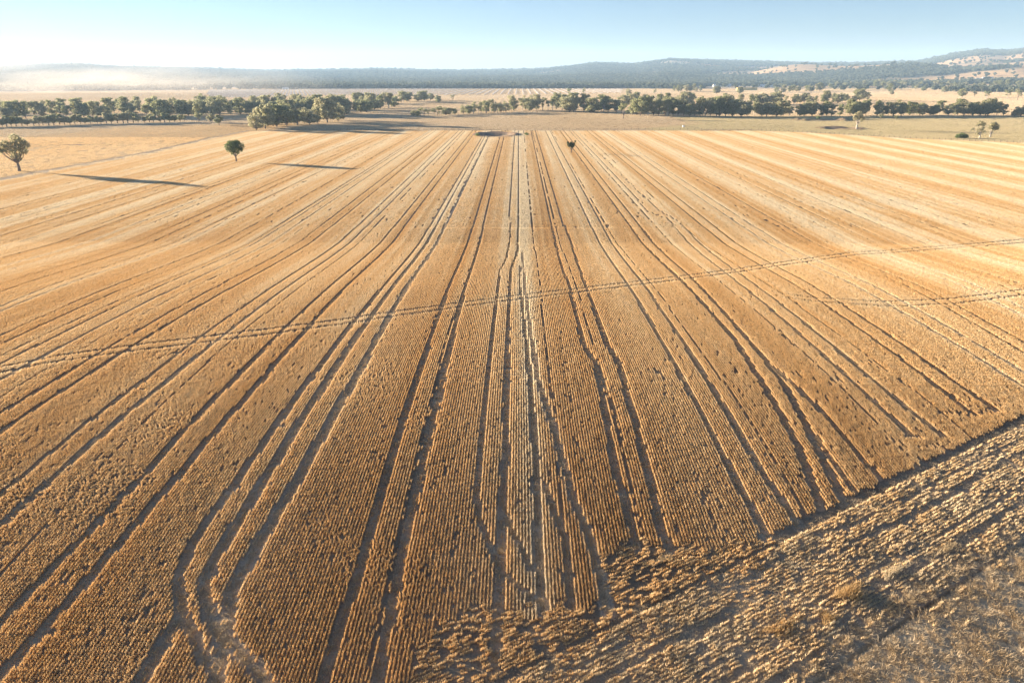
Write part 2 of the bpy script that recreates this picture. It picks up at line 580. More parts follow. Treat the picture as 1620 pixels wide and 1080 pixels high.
FURROW = poly_w([(1800, 745), (1620, 858), (1560, 893), (1500, 935), (1400, 1003), (1340, 1045), (1280, 1085), (1220, 1130)])
ground = build_ground()


# ------------------------------------------------------------------ scatter by geometry nodes
def scatter(name, P, rotz, scale, tone, protos, label, cat, tilt=None):
    me = bpy.data.meshes.new(name)
    n = len(P)
    me.vertices.add(n)
    me.vertices.foreach_set('co', P.astype(np.float32).ravel())
    rot = np.zeros((n, 3), np.float32); rot[:, 2] = rotz
    if tilt is not None: rot[:, :2] = tilt
    a = me.attributes.new('rot', 'FLOAT_VECTOR', 'POINT'); a.data.foreach_set('vector', rot.ravel())
    a = me.attributes.new('scl', 'FLOAT_VECTOR', 'POINT'); a.data.foreach_set('vector', scale.astype(np.float32).ravel())
    a = me.attributes.new('tone', 'FLOAT', 'POINT'); a.data.foreach_set('value', tone.astype(np.float32))
    a = me.attributes.new('pick', 'INT', 'POINT'); a.data.foreach_set('value', rng.integers(0, len(protos), n).astype(np.int32))
    o = bpy.data.objects.new(name, me)
    COL.objects.link(o)
    pc = bpy.data.collections.new(name + '_kinds')
    for i, pm in enumerate(protos):
        po = bpy.data.objects.new('%s_kind_%02d' % (name, i), pm)
        pc.objects.link(po)
    g = bpy.data.node_groups.new(name + '_scatter', 'GeometryNodeTree')
    g.interface.new_socket('Geometry', in_out='INPUT', socket_type='NodeSocketGeometry')
    g.interface.new_socket('Geometry', in_out='OUTPUT', socket_type='NodeSocketGeometry')
    gi = g.nodes.new('NodeGroupInput'); go = g.nodes.new('NodeGroupOutput')
    ci = g.nodes.new('GeometryNodeCollectionInfo')
    ci.inputs['Collection'].default_value = pc
    ci.inputs['Separate Children'].default_value = True
    ci.inputs['Reset Children'].default_value = True
    ip = g.nodes.new('GeometryNodeInstanceOnPoints')
    ip.inputs['Pick Instance'].default_value = True
    def na(nm, ty):
        q = g.nodes.new('GeometryNodeInputNamedAttribute'); q.data_type = ty
        q.inputs['Name'].default_value = nm
        return [s for s in q.outputs if s.enabled and s.name == 'Attribute'][0]
    g.links.new(gi.outputs[0], ip.inputs['Points'])
    g.links.new(ci.outputs[0], ip.inputs['Instance'])
    g.links.new(na('rot', 'FLOAT_VECTOR'), ip.inputs['Rotation'])
    g.links.new(na('scl', 'FLOAT_VECTOR'), ip.inputs['Scale'])
    g.links.new(na('pick', 'INT'), ip.inputs['Instance Index'])
    g.links.new(ip.outputs[0], go.inputs[0])
    md = o.modifiers.new('scatter', 'NODES')
    md.node_group = g
    tag(o, label, cat, kind='stuff')
    return o


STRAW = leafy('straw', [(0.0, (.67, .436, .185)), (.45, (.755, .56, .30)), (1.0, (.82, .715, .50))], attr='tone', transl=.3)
PALE_STRAW = leafy('pale_straw', [(0.0, (.50, .34, .16)), (.5, (.58, .45, .27)), (1.0, (.66, .56, .40))], attr='tone', transl=.25)


def blades(C, per, h, wd, spread, lean, rs, top=.5):
    """C clump centres (n,2) -> quads, per blades each"""
    n = len(C) * per
    c = np.repeat(C, per, 0)
    ang = rs.random(n) * 2 * np.pi
    r = spread * np.sqrt(rs.random(n))
    bx = c[:, 0] + r * np.cos(ang); by = c[:, 1] + r * np.sin(ang)
    hh = h * (.65 + .55 * rs.random(n))
    la = ang + rs.normal(0, .6, n)
    ll = lean * hh * rs.random(n)
    tx = bx + ll * np.cos(la); ty = by + ll * np.sin(la)
    fa = rs.random(n) * np.pi
    wx = np.cos(fa) * wd / 2; wy = np.sin(fa) * wd / 2
    z0 = np.full(n, -.03)
    V = np.stack([np.stack([bx - wx, by - wy, z0], 1), np.stack([bx + wx, by + wy, z0], 1),
                  np.stack([tx + wx * top, ty + wy * top, hh], 1), np.stack([tx - wx * top, ty - wy * top, hh], 1)], 1).reshape(-1, 3)
    F = np.arange(n * 4).reshape(-1, 4)
    return V, F


def row_proto(name, length, rows, step, per, h, wd, spread, seed, material, gap=0.27):
    rs = np.random.default_rng(seed)
    cs = []
    for r in range(rows):
        y = -length / 2 + step * rs.random()
        while y < length / 2:
            cs.append(((r - (rows - 1) / 2) * gap + rs.normal(0, .012), y)); y += step * (.75 + .5 * rs.random())
    V, F = blades(np.array(cs), per, h, wd, spread, .26, rs)
    me = fast_mesh(name, V, F); me.materials.append(material)
    return me


NEAR = [row_proto('straw_row_near_%d' % i, .5, 1, .085, 9, .26, .026, .030, 100 + i, STRAW) for i in range(6)]
MID = [row_proto('straw_row_mid_%d' % i, 1.0, 1, .11, 7, .26, .036, .034, 200 + i, STRAW) for i in range(5)]
FAR = [row_proto('straw_row_far_%d' % i, 2.6, 2, .2, 5, .25, .06, .05, 300 + i, STRAW) for i in range(4)]
RG = .27


def view_ok(X, Y, mx=1.12):
    return (np.abs(X + Y * .01) < (Y * .79 + 6) * mx)


def rows(y0, y1, dl, dx, fn, keep=1.0):
    """grid of row pieces"""
    out = []
    ys = np.arange(y0, y1, dl)
    for y in ys:
        half = (y * .80 + 8) * 1.05
        half_r = min(half, 420)
        n0 = int(-half_r / dx); n1 = int(half_r / dx)
        x = np.arange(n0, n1) * dx
        out.append(np.stack([x, np.full(len(x), y)], 1))
    P = np.vstack(out)
    P[:, 1] += (rng.random(len(P)) - .5) * dl * .3
    return P


BARE = [  # worn or washed spots in photo pixels: x, y, rx, ry, strength
    (1258, 742, 12, 16, .55), (1450, 705, 40, 10, .35), (1300, 600, 40, 14, .25), (712, 980, 24, 22, .6), (1050, 600, 16, 26, .3),
    (960, 600, 8, 60, .15), (1120, 800, 6, 50, .6), (895, 590, 3.5, 60, .75), (260, 560, 80, 8, .2), (1540, 655, 45, 4, .6)]
BW = []
for bx, by, rx, ry, s in BARE:
    c = at(bx, by); e = at(bx + rx, by); f = at(bx, by - ry)
    BW.append((c[0], c[1], abs(e[0] - c[0]), abs(f[1] - c[1]), s))
PATCH = at(1385, 322)


def field_points():
    res = {}
    for key, y0, y1, dl, dx, protos in (('near', 24, 74, .5, RG, NEAR), ('mid', 74, 185, 1.0, RG, MID), ('far', 185, 530, 2.6, RG * 2, FAR)):
        P = rows(y0, y1, dl, dx, None)
        if key == 'mid':
            # finer pieces where the cross tracks cut the rows
            cd = np.full(len(P), 1e9)
            for Q, wd in CROSS:
                cd = np.minimum(cd, dist_poly(P[:, 0], P[:, 1], Q))
            nearc = cd < 1.6
            A = P[nearc].copy(); B = P[nearc].copy(); A[:, 1] -= .25; B[:, 1] += .25
            res['cut'] = np.vstack([A, B])
            P = P[~nearc]
        res[key] = P
    return res


def finish(P, kind):
    X, Y = P[:, 0], P[:, 1]
    keep = inpoly(X, Y, FIELD) & (tcoord(X, Y) < -.6 + .5 * (vnoise(X, Y, .8, 5) - .5))
    keep &= ~inpoly(X + 1.6 * (vnoise(X, Y, 1.5, 91) - .5), Y + 2.4 * (vnoise(X, Y, 1.3, 92) - .5), DIAG)
    P = P[keep]; X, Y = P[:, 0], P[:, 1]
    m, pl = track_mask(X, Y)
    cm = cross_mask(X, Y) if kind in ('cut', 'mid') else np.zeros(len(X))
    p_gap = .02 - .014 * sstep(60, 90, Y) + .12 * sstep(.62, .80, fbm(X * 1.0, Y * .7, 2.2, 71, 3)) * (1 - sstep(60, 110, Y))
    for bx, by, rx, ry, s in BW:
        q = ((X - bx) / rx) ** 2 + ((Y - by) / ry) ** 2
        p_gap = np.maximum(p_gap, s * np.exp(-q) * sstep(.3, .6, vnoise(X, Y, .7, 72)+.1))
    for xt in THIN:
        p_gap = np.maximum(p_gap, .8 * (np.abs(X - xt - .3 * (vnoise(Y, Y * 0, 25, 73) - .5)) < .14))
    for q in PITS:
        p_gap = np.where(((X - q[0]) / q[2]) ** 2 + ((Y - q[1]) / q[3]) ** 2 < 1.5, 1.0, p_gap)
    r = rng.random(len(X))
    # a few beaten-down stems stay in the wheel tracks
    keep = (r > p_gap) & ((m < .5) | (r > .93 - .12 * pl))
    keep &= (cm < .5) | (r > .9)
    P, X, Y, m, pl, cm = P[keep], X[keep], Y[keep], m[keep], pl[keep], cm[keep]
    bb = band(X, Y)
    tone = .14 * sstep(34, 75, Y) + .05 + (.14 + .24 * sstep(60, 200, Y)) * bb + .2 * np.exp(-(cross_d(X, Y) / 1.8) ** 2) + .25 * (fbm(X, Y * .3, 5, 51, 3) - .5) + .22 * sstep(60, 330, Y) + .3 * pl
    fine = (vnoise(X / .95 + 40, Y / 160, 1.0, 96) + vnoise(X / 2.3 + 9, Y / 260, 1.0, 97)) / 2 - .5
    tone = tone + .9 * fine * (.35 + .65 * sstep(60, 180, Y))
    tone = tone + .45 * np.exp(-((X - 1.3) / 1.5) ** 2) + rng.normal(0, .07, len(X))
    # taller, untidier crop base at the near left
    rough = sstep(.5, .7, fbm(X, Y, 7, 64, 3)) * (1 - sstep(-25, 5, X)) * (1 - .75 * sstep(55, 85, Y))
    hs = .92 + .25 * (fbm(X, Y * .5, 3, 52, 3) - .5) * 2 * .5 + rng.normal(0, 1, len(X)) * (.065 - .04 * sstep(60, 110, Y))
    q = ((X - PATCH[0]) / 30) ** 2 + ((Y - PATCH[1]) / 14) ** 2
    tone = tone + .35 * np.exp(-q)
    hs = hs * (1 - .5 * np.exp(-q))
    hs = hs * (1 + .35 * fine * sstep(90, 220, Y))
    hs = np.where((m > .5) | (cm > .5), hs * .4, hs)
    X2 = X + rng.normal(0, .014, len(X)) + rough * rng.normal(0, .07, len(X))
    Pt = np.stack([X2, Y, terrain(X2, Y)], 1)
    rz = np.where(rng.random(len(X)) < .5, 0, np.pi) + rough * rng.normal(0, .5, len(X)) + rng.normal(0, .012, len(X))
    wsc = .85 + .25 * rng.random(len(X)) + .5 * rough * rng.random(len(X))
    sc = np.stack([wsc, np.full(len(X), 1.04), np.clip(hs, .25, 1.4)], 1)
    return Pt, rz, sc, np.clip(tone, 0, 1)


fp = field_points()
for key, protos, nm, lab in (('near', NEAR, 'wheat_stubble', 'golden wheat stubble in fine rows in the near part of the field'),
                             ('cut', NEAR, 'wheat_stubble', 'golden wheat stubble beside the tyre marks that cross the rows'),
                             ('mid', MID, 'wheat_stubble', 'golden wheat stubble rows across the middle of the field'),
                             ('far', FAR, 'wheat_stubble', 'pale golden wheat stubble in the far part of the field')):
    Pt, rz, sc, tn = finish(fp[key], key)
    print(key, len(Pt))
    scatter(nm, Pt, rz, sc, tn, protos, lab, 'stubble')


def headland():
    ang = math.atan2(HD[1], HD[0]) - math.pi / 2      # rows run along HD
    # along-border rows
    s = np.arange(-30, 90, .5); t = np.arange(-14, 14, RG)
    Sg, Tg = np.meshgrid(s, t, indexing='ij')
    Sg = Sg.ravel() + (rng.random(Sg.size) - .5) * .2; Tg = Tg.ravel()
    X = b0[0] + HD[0] * Sg + HN[0] * Tg; Y = b0[1] + HD[1] * Sg + HN[1] * Tg
    inD = inpoly(X + 1.6 * (vnoise(X, Y, 1.5, 91) - .5), Y + 2.4 * (vnoise(X, Y, 1.3, 92) - .5), DIAG)
    keep = view_ok(X, Y) & (((Tg > .5) & (rng.random(len(X)) > sstep(8.5, 12, Tg + 5 * (fbm(X, Y, 4, 15, 3) - .5)))) | (inD & (Tg < .2)))
    X, Y, Sg, Tg, inD = X[keep], Y[keep], Sg[keep], Tg[keep], inD[keep]
    # worn strips along the headland
    wob = 1.1 * (vnoise(Sg, Sg * 0, 11, 16) - .5)
    strip = np.zeros(len(X))
    for c, wd in ((2.1, .35), (3.7, .6), (6.4, .3), (7.6, .7), (9.2, .4)):
        strip = np.maximum(strip, (np.abs(Tg + wob - c) < wd / 2) * (fbm(Sg, Tg * 3, 5, 17, 3) > .47))
    m, pl = track_mask(X, Y)
    blotch = sstep(.48, .62, fbm(X, Y, 3.2, 18, 3))
    r = rng.random(len(X))
    pg = np.maximum(.08 + .52 * blotch * sstep(.38, .62, fbm(X, Y, 9, 23, 2)) * .8, strip * .85)
    pg = np.where(inD, .12 + .4 * sstep(.5, .62, fbm(X, Y, 1.6, 19, 3)), pg)
    pg = np.where(inD & (m > .5), .85, pg)
    keep = (r > pg) & (dist_poly(X, Y, FURROW) > .27)
    X, Y, Sg, Tg, inD, strip = X[keep], Y[keep], Sg[keep], Tg[keep], inD[keep], strip[keep]
    tone = np.where(inD, .3, .58 + .5 * (fbm(X, Y, 5, 20, 3) - .4)) + rng.normal(0, .1, len(X))
    hs = (.8 + .5 * (fbm(X, Y, 2.5, 22, 3) - .5) * 2 + rng.normal(0, .15, len(X))) * (1 - .5 * (strip > .5)) * np.where(inD, 1, .92)
    X = X + rng.normal(0, .03, len(X)); Y = Y + rng.normal(0, .03, len(X))
    n = len(X)
    print('headland', n)
    scatter('headland_stubble', np.stack([X, Y, terrain(X, Y)], 1), ang + rng.normal(0, .16, n),
            np.stack([1 + .5 * rng.random(n), np.ones(n), np.clip(hs, .3, 1.4)], 1), np.clip(tone, 0, 1), NEAR,
            'worn pale stubble on the headland running along the field border', 'stubble')


headland()


def tuft(name, h, per, spread, wd, lean, seed, material):
    rs = np.random.default_rng(seed)
    V, F = blades(np.array([[0., 0.]]), per, h, wd, spread, lean, rs, top=.25)
    me = fast_mesh(name, V, F); me.materials.append(material)
    return me


TUFTS = [tuft('dry_tuft_%d' % i, .16 + .05 * (i % 3), 26, .16, .022, 1.5, 400 + i, PALE_STRAW) for i in range(5)]


def verge():
    n = 52000
    s = rng.random(n) * 125 - 35; t = 8.6 + rng.random(n) * 38
    X = b0[0] + HD[0] * s + HN[0] * t; Y = b0[1] + HD[1] * s + HN[1] * t
    k = view_ok(X, Y) & (Y > 20)
    X, Y, s, t = X[k], Y[k], s[k], t[k]
    q = fbm(s * .35, t * 1.2, 3, 33, 4)
    dens = sstep(.36, .6, q) * .8 + .15
    dens = np.where(dist_poly(X, Y, FURROW) < .27, 0, dens)
    k = rng.random(len(X)) < dens
    X, Y, s, t = X[k], Y[k], s[k], t[k]
    n = len(X)
    print('verge', n)
    tn = .35 + .9 * (fbm(X, Y, 4, 35, 3) - .35) + rng.normal(0, .12, n)
    scatter('dry_grass', np.stack([X, Y, terrain(X, Y)], 1), rng.random(n) * 6.28,
            np.stack([.8 + .9 * rng.random(n)] * 2 + [.5 + .8 * rng.random(n)], 1), np.clip(tn, 0, 1), TUFTS,
            'dry flattened grass on the verge in the near right corner', 'grass')
    # straw lying loose in the wheel tracks, brighter in the pale ones
    PX, PY, PT = [], [], []
    for P, wd, pale in TR_:
        L = np.hypot(*(P[1:] - P[:-1]).T)
        tot = L.sum(); dmax = 200
        cum = np.concatenate([[0], np.cumsum(L)])
        d = rng.random(int(min(tot, dmax) * (6 + 24 * pale))) * min(tot, dmax)
        xx = np.interp(d, cum, P[:, 0]); yy = np.interp(d, cum, P[:, 1])
        PX.append(xx + rng.normal(0, wd * .28, len(d))); PY.append(yy); PT.append(.35 + .6 * pale + 0 * d)
    X = np.concatenate(PX); Y = np.concatenate(PY); T = np.concatenate(PT)
    k = (Y < 190) & (tcoord(X, Y) < 0)
    X, Y, T = X[k], Y[k], T[k]; n = len(X)
    print('litter', n)
    # and flattened over the headland
    m_ = 15000
    s2 = rng.random(m_) * 125 - 35; t2 = rng.random(m_) * 11 - .2
    X2 = b0[0] + HD[0] * s2 + HN[0] * t2; Y2 = b0[1] + HD[1] * s2 + HN[1] * t2
    k = view_ok(X2, Y2) & (Y2 > 20) & (dist_poly(X2, Y2, FURROW) > .27)
    X = np.concatenate([X, X2[k]]); Y = np.concatenate([Y, Y2[k]]); T = np.concatenate([T, np.full(k.sum(), .75)]); n = len(X)
    scatter('loose_straw', np.stack([X, Y, terrain(X, Y) - .03], 1), rng.random(n) * 6.28,
            np.stack([.6 + .5 * rng.random(n)] * 2 + [.45 + .35 * rng.random(n)], 1), np.clip(T, 0, 1), TUFTS,
            'loose pale straw and chaff lying in the wheel tracks', 'straw')


verge()


GREEN_STRAW = leafy('green_straw', [(0.0, (.42, .37, .19)), (.5, (.52, .44, .25)), (1.0, (.60, .50, .31))], attr='tone', transl=.25)
GREEN_STRIP = poly_w([(1000, 205), (1270, 209.5), (1443, 219.5), (1620, 226.5), (1900, 242), (1900, 184), (1300, 184), (1060, 185), (1090, 196)])


def grass_patch(name, size, n, h, wd, seed, material=None):
    rs = np.random.default_rng(seed)
    V, F = blades((rs.random((n, 2)) - .5) * size, 1, h, wd, .02, .5, rs, top=.6)
    me = fast_mesh(name, V, F); me.materials.append(material or PALE_STRAW)
    return me


def paddock_grass():
    small = [grass_patch('grass_patch_%d' % i, 3.4, 110, .20, .11, 800 + i) for i in range(4)]
    big = [grass_patch('grass_patch_wide_%d' % i, 7.5, 150, .30, .28, 820 + i) for i in range(4)]
    for nm, protos, st, y0, y1, lab in (('dry_pasture', small, 2.8, 250, 690, 'dry straw coloured grass on the paddocks around the stubble field'),
                                        ('far_pasture', big, 6.5, 690, 2150, 'pale dry grass on the far paddocks between the tree belts')):
        gx, gy = np.meshgrid(np.arange(-y1 * .85, y1 * .85, st), np.arange(y0, y1, st), indexing='ij')
        X = gx.ravel() + (rng.random(gx.size) - .5) * st * .7; Y = gy.ravel() + (rng.random(gx.size) - .5) * st * .7
        k = view_ok(X, Y, 1.05)
        X, Y = X[k], Y[k]
        k = ~inpoly(X, Y, FIELD) & (dist_poly(X, Y, LEFT_EDGE) > 2.2 + 1.2 * vnoise(X, Y, 12, 68))
        for q in PITS:
            k &= ((X - q[0]) / q[2]) ** 2 + ((Y - q[1]) / q[3]) ** 2 > 1.5
        k &= rng.random(len(X)) < .72 + .28 * sstep(.35, .6, fbm(X, Y * .4, 60, 66, 4))
        X, Y = X[k], Y[k]; n = len(X)
        a = azx(X, Y)
        tn = .62 + .5 * (fbm(X, Y * .5, 90, 67, 4) - .5)
        tn = tn - .18 * inpoly(X, Y, poly_w([(-400, 230), (0, 222), (160, 203), (290, 197), (470, 195), (440, 206), (330, 219), (120, 262), (0, 283), (-300, 345)]))
        hs = np.where((Y > 500) & (Y < 690), .55, .9)
        green = inpoly(X, Y, GREEN_STRIP)
        Zs = hs * (.7 + .5 * rng.random(n))
        left = (Y < 470) & (X < 0)
        for sel, pr, nm2, lb in ((~green & ~left, protos, nm, lab), (left, [grass_patch('gold_patch_%d' % i, 3.4, 150, .22, .11, 860 + i, STRAW) for i in range(3)], 'gold_stubble', 'short golden stubble on the paddock left of the farm track'), (green, [grass_patch('green_patch_%d' % i, 3.4, 110, .20, .11, 840 + i, GREEN_STRAW) for i in range(3)], 'green_pasture', 'greenish tan grass on the strip right of the middle beyond the stubble')):
            m = int(sel.sum())
            if m:
                scatter(nm2, np.stack([X[sel], Y[sel], terrain(X[sel], Y[sel])], 1), rng.random(m) * 6.28, np.stack([np.ones(m), np.ones(m), Zs[sel]], 1),
                        np.clip(tn[sel], 0, 1), pr, lb, 'grass')


paddock_grass()


# ------------------------------------------------------------------ trees
LEAF = leafy('gum_leaves', [(0.0, (.22, .245, .11)), (.35, (.30, .31, .15)), (.65, (.38, .37, .22)), (1.0, (.47, .42, .26))], transl=.55)
LEAF_DARK = leafy('dark_leaves', [(0.0, (.12, .18, .06)), (1.0, (.21, .26, .10))], transl=.4)
LEAF_PALE = leafy('pale_leaves', [(0.0, (.34, .32, .17)), (1.0, (.44, .40, .24))], transl=.4)
BARK = simple_mat('grey_bark', (.16, .12, .09), (.30, .25, .20), 2.0, .9, .4)
BARK_PALE = simple_mat('pale_bark', (.38, .32, .25), (.56, .50, .42), 2.0, .8, .3)


def tube(V, F, pts, radii, seg=7):
    pts = [Vector(p) for p in pts]
    base = len(V)
    for i, p in enumerate(pts):
        d = (pts[min(i + 1, len(pts) - 1)] - pts[max(i - 1, 0)]).normalized()
        s = d.orthogonal().normalized(); t = d.cross(s)
        for k in range(seg):
            a = 2 * math.pi * k / seg
            V.append(tuple(p + (s * math.cos(a) + t * math.sin(a)) * radii[i]))
    for i in range(len(pts) - 1):
        for k in range(seg):
            a = base + i * seg + k; b = base + i * seg + (k + 1) % seg
            F.append((a, b, b + seg, a + seg))
    F.append(tuple(base + (len(pts) - 1) * seg + k for k in range(seg)))


def leaf_cloud(clumps, n_per, size, rs):
    Vs = []
    for (c, r, fl) in clumps:
        n = int(n_per * (r ** 2))
        d = rs.normal(0, 1, (n, 3)); d /= np.linalg.norm(d, axis=1)[:, None]
        rad = r * (0.35 + .65 * rs.random(n) ** .45) * (0.85 + .3 * rs.random(n))
        p = np.array(c) + d * rad[:, None] * np.array([1, 1, fl])
        a = rs.normal(0, 1, (n, 3)); a /= np.linalg.norm(a, axis=1)[:, None]
        b = np.cross(a, rs.normal(0, 1, (n, 3))); b /= np.linalg.norm(b, axis=1)[:, None]
        sz = (size * (.6 + .8 * rs.random(n)))[:, None]
        Vs.append(np.stack([p - a * sz * .5 - b * sz * .3, p + a * sz * .5 - b * sz * .25, p + a * sz * .45 + b * sz * .35, p - a * sz * .35 + b * sz * .3], 1).reshape(-1, 3))
    V = np.vstack(Vs)
    return V, np.arange(len(V)).reshape(-1, 4)


class TreeKind:
    """trunk and crown meshes of one kind of tree, 1 unit = 1 m"""
    def __init__(s, seed, H, W, base=.25, n=9, leaf=.5, dens=60, shape='round', trunk_r=.35, bark=None, leafm=None, lean=0.0, stems=1, clumps=None, flat=.72, cr=(.16, .26)):
        rs = np.random.default_rng(seed)
        V, F = [], []
        cl = []
        if clumps is None:
            for i in range(n):
                for _ in range(30):
                    a = rs.random() * 2 * math.pi
                    rr = math.sqrt(rs.random())
                    hz = base + (1 - base) * (.12 + .80 * rs.random())
                    v = (hz - base) / (1 - base)
                    if shape == 'round': env = math.sqrt(max(0.05, 1 - (2 * v - 1) ** 2))
                    elif shape == 'umbrella': env = .35 + .65 * min(1, v * 1.6) * (1 if v < .8 else .7)
                    else: env = .9 - .5 * v
                    x = math.cos(a) * rr * W * .38 * env; y = math.sin(a) * rr * W * .38 * env
                    c = (x + lean * hz * H, y, hz * H * .93)
                    if all((Vector(c) - Vector(k[0])).length > W * .17 for k in cl): break
                cl.append((c, W * (cr[0] + (cr[1] - cr[0]) * rs.random()), flat))
        else:
            cl = clumps
        # trunk
        for s_ in range(stems):
            ox = (s_ - (stems - 1) / 2) * .5
            fork = (lean * base * H * .8 + ox, 0, base * H * .75)
            tube(V, F, [(ox * .6, 0, -.3), (ox * .8 + rs.normal(0, .1), rs.normal(0, .1), base * H * .35), fork], [trunk_r * 1.25, trunk_r, trunk_r * .8], 9)
        for k, (c, r, fl) in enumerate(cl):
            c = Vector(c); f = Vector(fork)
            md = f.lerp(c, .5) + Vector((rs.normal(0, .05) * H * .5, rs.normal(0, .05) * H * .5, -.02 * H))
            tube(V, F, [tuple(f), tuple(md), tuple(c)], [trunk_r * .5, trunk_r * .28, trunk_r * .1], 6)
            for j in range(2):
                e = c + Vector(rs.normal(0, 1, 3)).normalized() * r * .8
                tube(V, F, [tuple(md.lerp(c, .5)), tuple(e)], [trunk_r * .16, trunk_r * .04], 4)
        me = bpy.data.meshes.new('trunk'); me.from_pydata(V, [], F); me.shade_smooth()
        me.materials.append(bark or BARK)
        s.trunk = me
        Vc, Fc = leaf_cloud(cl, dens, leaf, rs)
        s.crown = fast_mesh('crown', Vc, Fc)
        s.crown.materials.append(leafm or LEAF)
        s.H = H


def plant(kind, x, y, h, label, cat, group=None, name='gum_tree', rz=None, wide=1.0, sink=0.0):
    e = bpy.data.objects.new(name, None)
    e.empty_display_size = 1
    COL.objects.link(e)
    e.location = (x, y, float(terrain(x, y)) - sink)
    sc = h / kind.H
    e.scale = (sc * wide, sc * wide, sc)
    e.rotation_euler = (0, 0, random.random() * 6.28 if rz is None else rz)
    tag(e, label, cat, group)
    for nm, me in (('trunk', kind.trunk), ('crown', kind.crown)):
        o = bpy.data.objects.new(nm, me)
        COL.objects.link(o)
        o.parent = e
    return e


def px_h(px, y, hpx):
    X, Y = at(px, y)
    depth = Y * math.cos(PITCH) + (CAMZ + 3) * math.sin(PITCH)
    return X, Y, hpx / 1080.0 * depth / math.cos(PITCH) * .97


BELT = [TreeKind(501, 15, 12, .08, 20, .62, 42, cr=(.11, .2)), TreeKind(502, 16, 11, .12, 19, .62, 42, 'round', cr=(.11, .2)), TreeKind(503, 14, 13, .08, 21, .62, 42, cr=(.11, .2)),
        TreeKind(504, 18, 10, .10, 20, .62, 42, cr=(.11, .2)), TreeKind(505, 15, 13, .16, 20, .7, 46, 'round', lean=.06, cr=(.11, .2)), TreeKind(506, 16, 10, .06, 19, .62, 42, cr=(.11, .2)),
        TreeKind(507, 17, 11, .2, 17, .65, 48, 'umbrella', bark=BARK_PALE, cr=(.11, .2)), TreeKind(508, 13, 12, .05, 20, .62, 42, cr=(.11, .2))]
THINK = [TreeKind(521, 15, 11, .32, 8, .65, 38, 'umbrella', bark=BARK_PALE, cr=(.13, .2)), TreeKind(522, 14, 10, .25, 8, .65, 38, cr=(.13, .2)), TreeKind(523, 17, 10, .35, 8, .65, 40, 'umbrella', bark=BARK_PALE, cr=(.13, .2))]
HEDGE = [TreeKind(541, 9, 7.5, .22, 9, .6, 85, leafm=LEAF), TreeKind(542, 9, 7, .28, 9, .6, 80), TreeKind(543, 9, 8, .2, 10, .6, 80)]


def belt(pts, n, hpx, label, group, kinds=BELT, jit=1.5, jx=4, name='gum_tree', cat='tree', wide=(1.05, 1.45)):
    """pts: photo positions of the belt's foot line (x, y)"""
    xs = [p[0] for p in pts]; ys = [p[1] for p in pts]
    k0 = random.randrange(50)
    for i in range(n):
        f = (i + .5) / n
        px = xs[0] + (xs[-1] - xs[0]) * f + random.uniform(-jx, jx)
        py = float(np.interp(px, xs, ys)) + random.uniform(-jit, jit)
        h = random.uniform(hpx[0] * .82, hpx[1] * 1.06)
        X, Y, hm = px_h(px, py, h)
        plant(kinds[(k0 + i * 3 + random.randrange(3)) % len(kinds)], X, Y, hm, label, cat, group, name, wide=random.uniform(*wide))


# --- left
belt([(-60, 203), (0, 201), (150, 196), (290, 193)], 42, (12, 17), 'small round tree in the straight hedgerow along the gold paddock', 'trees of the hedgerow at the left', HEDGE, .5, 1.5, 'hedgerow_tree', wide=(1.0, 1.35))
belt([(-60, 189), (300, 184), (560, 181)], 40, (22, 31), 'grey green gum tree along the near edge of the dense left belt', 'gum trees at the near edge of the left belt', jit=1.5, jx=6)
belt([(-60, 182), (300, 178), (600, 172)], 42, (18, 25), 'grey green gum tree deep inside the dense left belt', 'gum trees inside the left belt', jit=2, jx=7)
belt([(180, 175), (400, 170), (640, 164)], 26, (16, 21), 'gum tree on the far edge of the left belt before the pale flats', 'gum trees at the far edge of the left belt', jit=2, jx=7)
belt([(500, 186), (560, 180), (600, 174), (628, 168)], 14, (20, 26), 'gum tree at the narrowing right end of the left belt', 'gum trees at the right end of the left belt', jx=5)
belt([(622, 163), (685, 159)], 8, (14, 18), 'dark rounded gum tree in the short row on the pale flats', 'gum trees in the short row behind', jit=.8)
belt([(396, 208), (420, 204), (450, 200), (500, 196), (545, 192)], 9, (30, 38), 'tall gum tree in the clump at the corner of the stubble field', 'gum trees in the field corner clump', jit=1.0, jx=3)
belt([(405, 203), (470, 196), (545, 190)], 8, (24, 30), 'gum tree at the back of the clump at the corner of the stubble field', 'gum trees at the back of the corner clump', jit=1.0, jx=4)
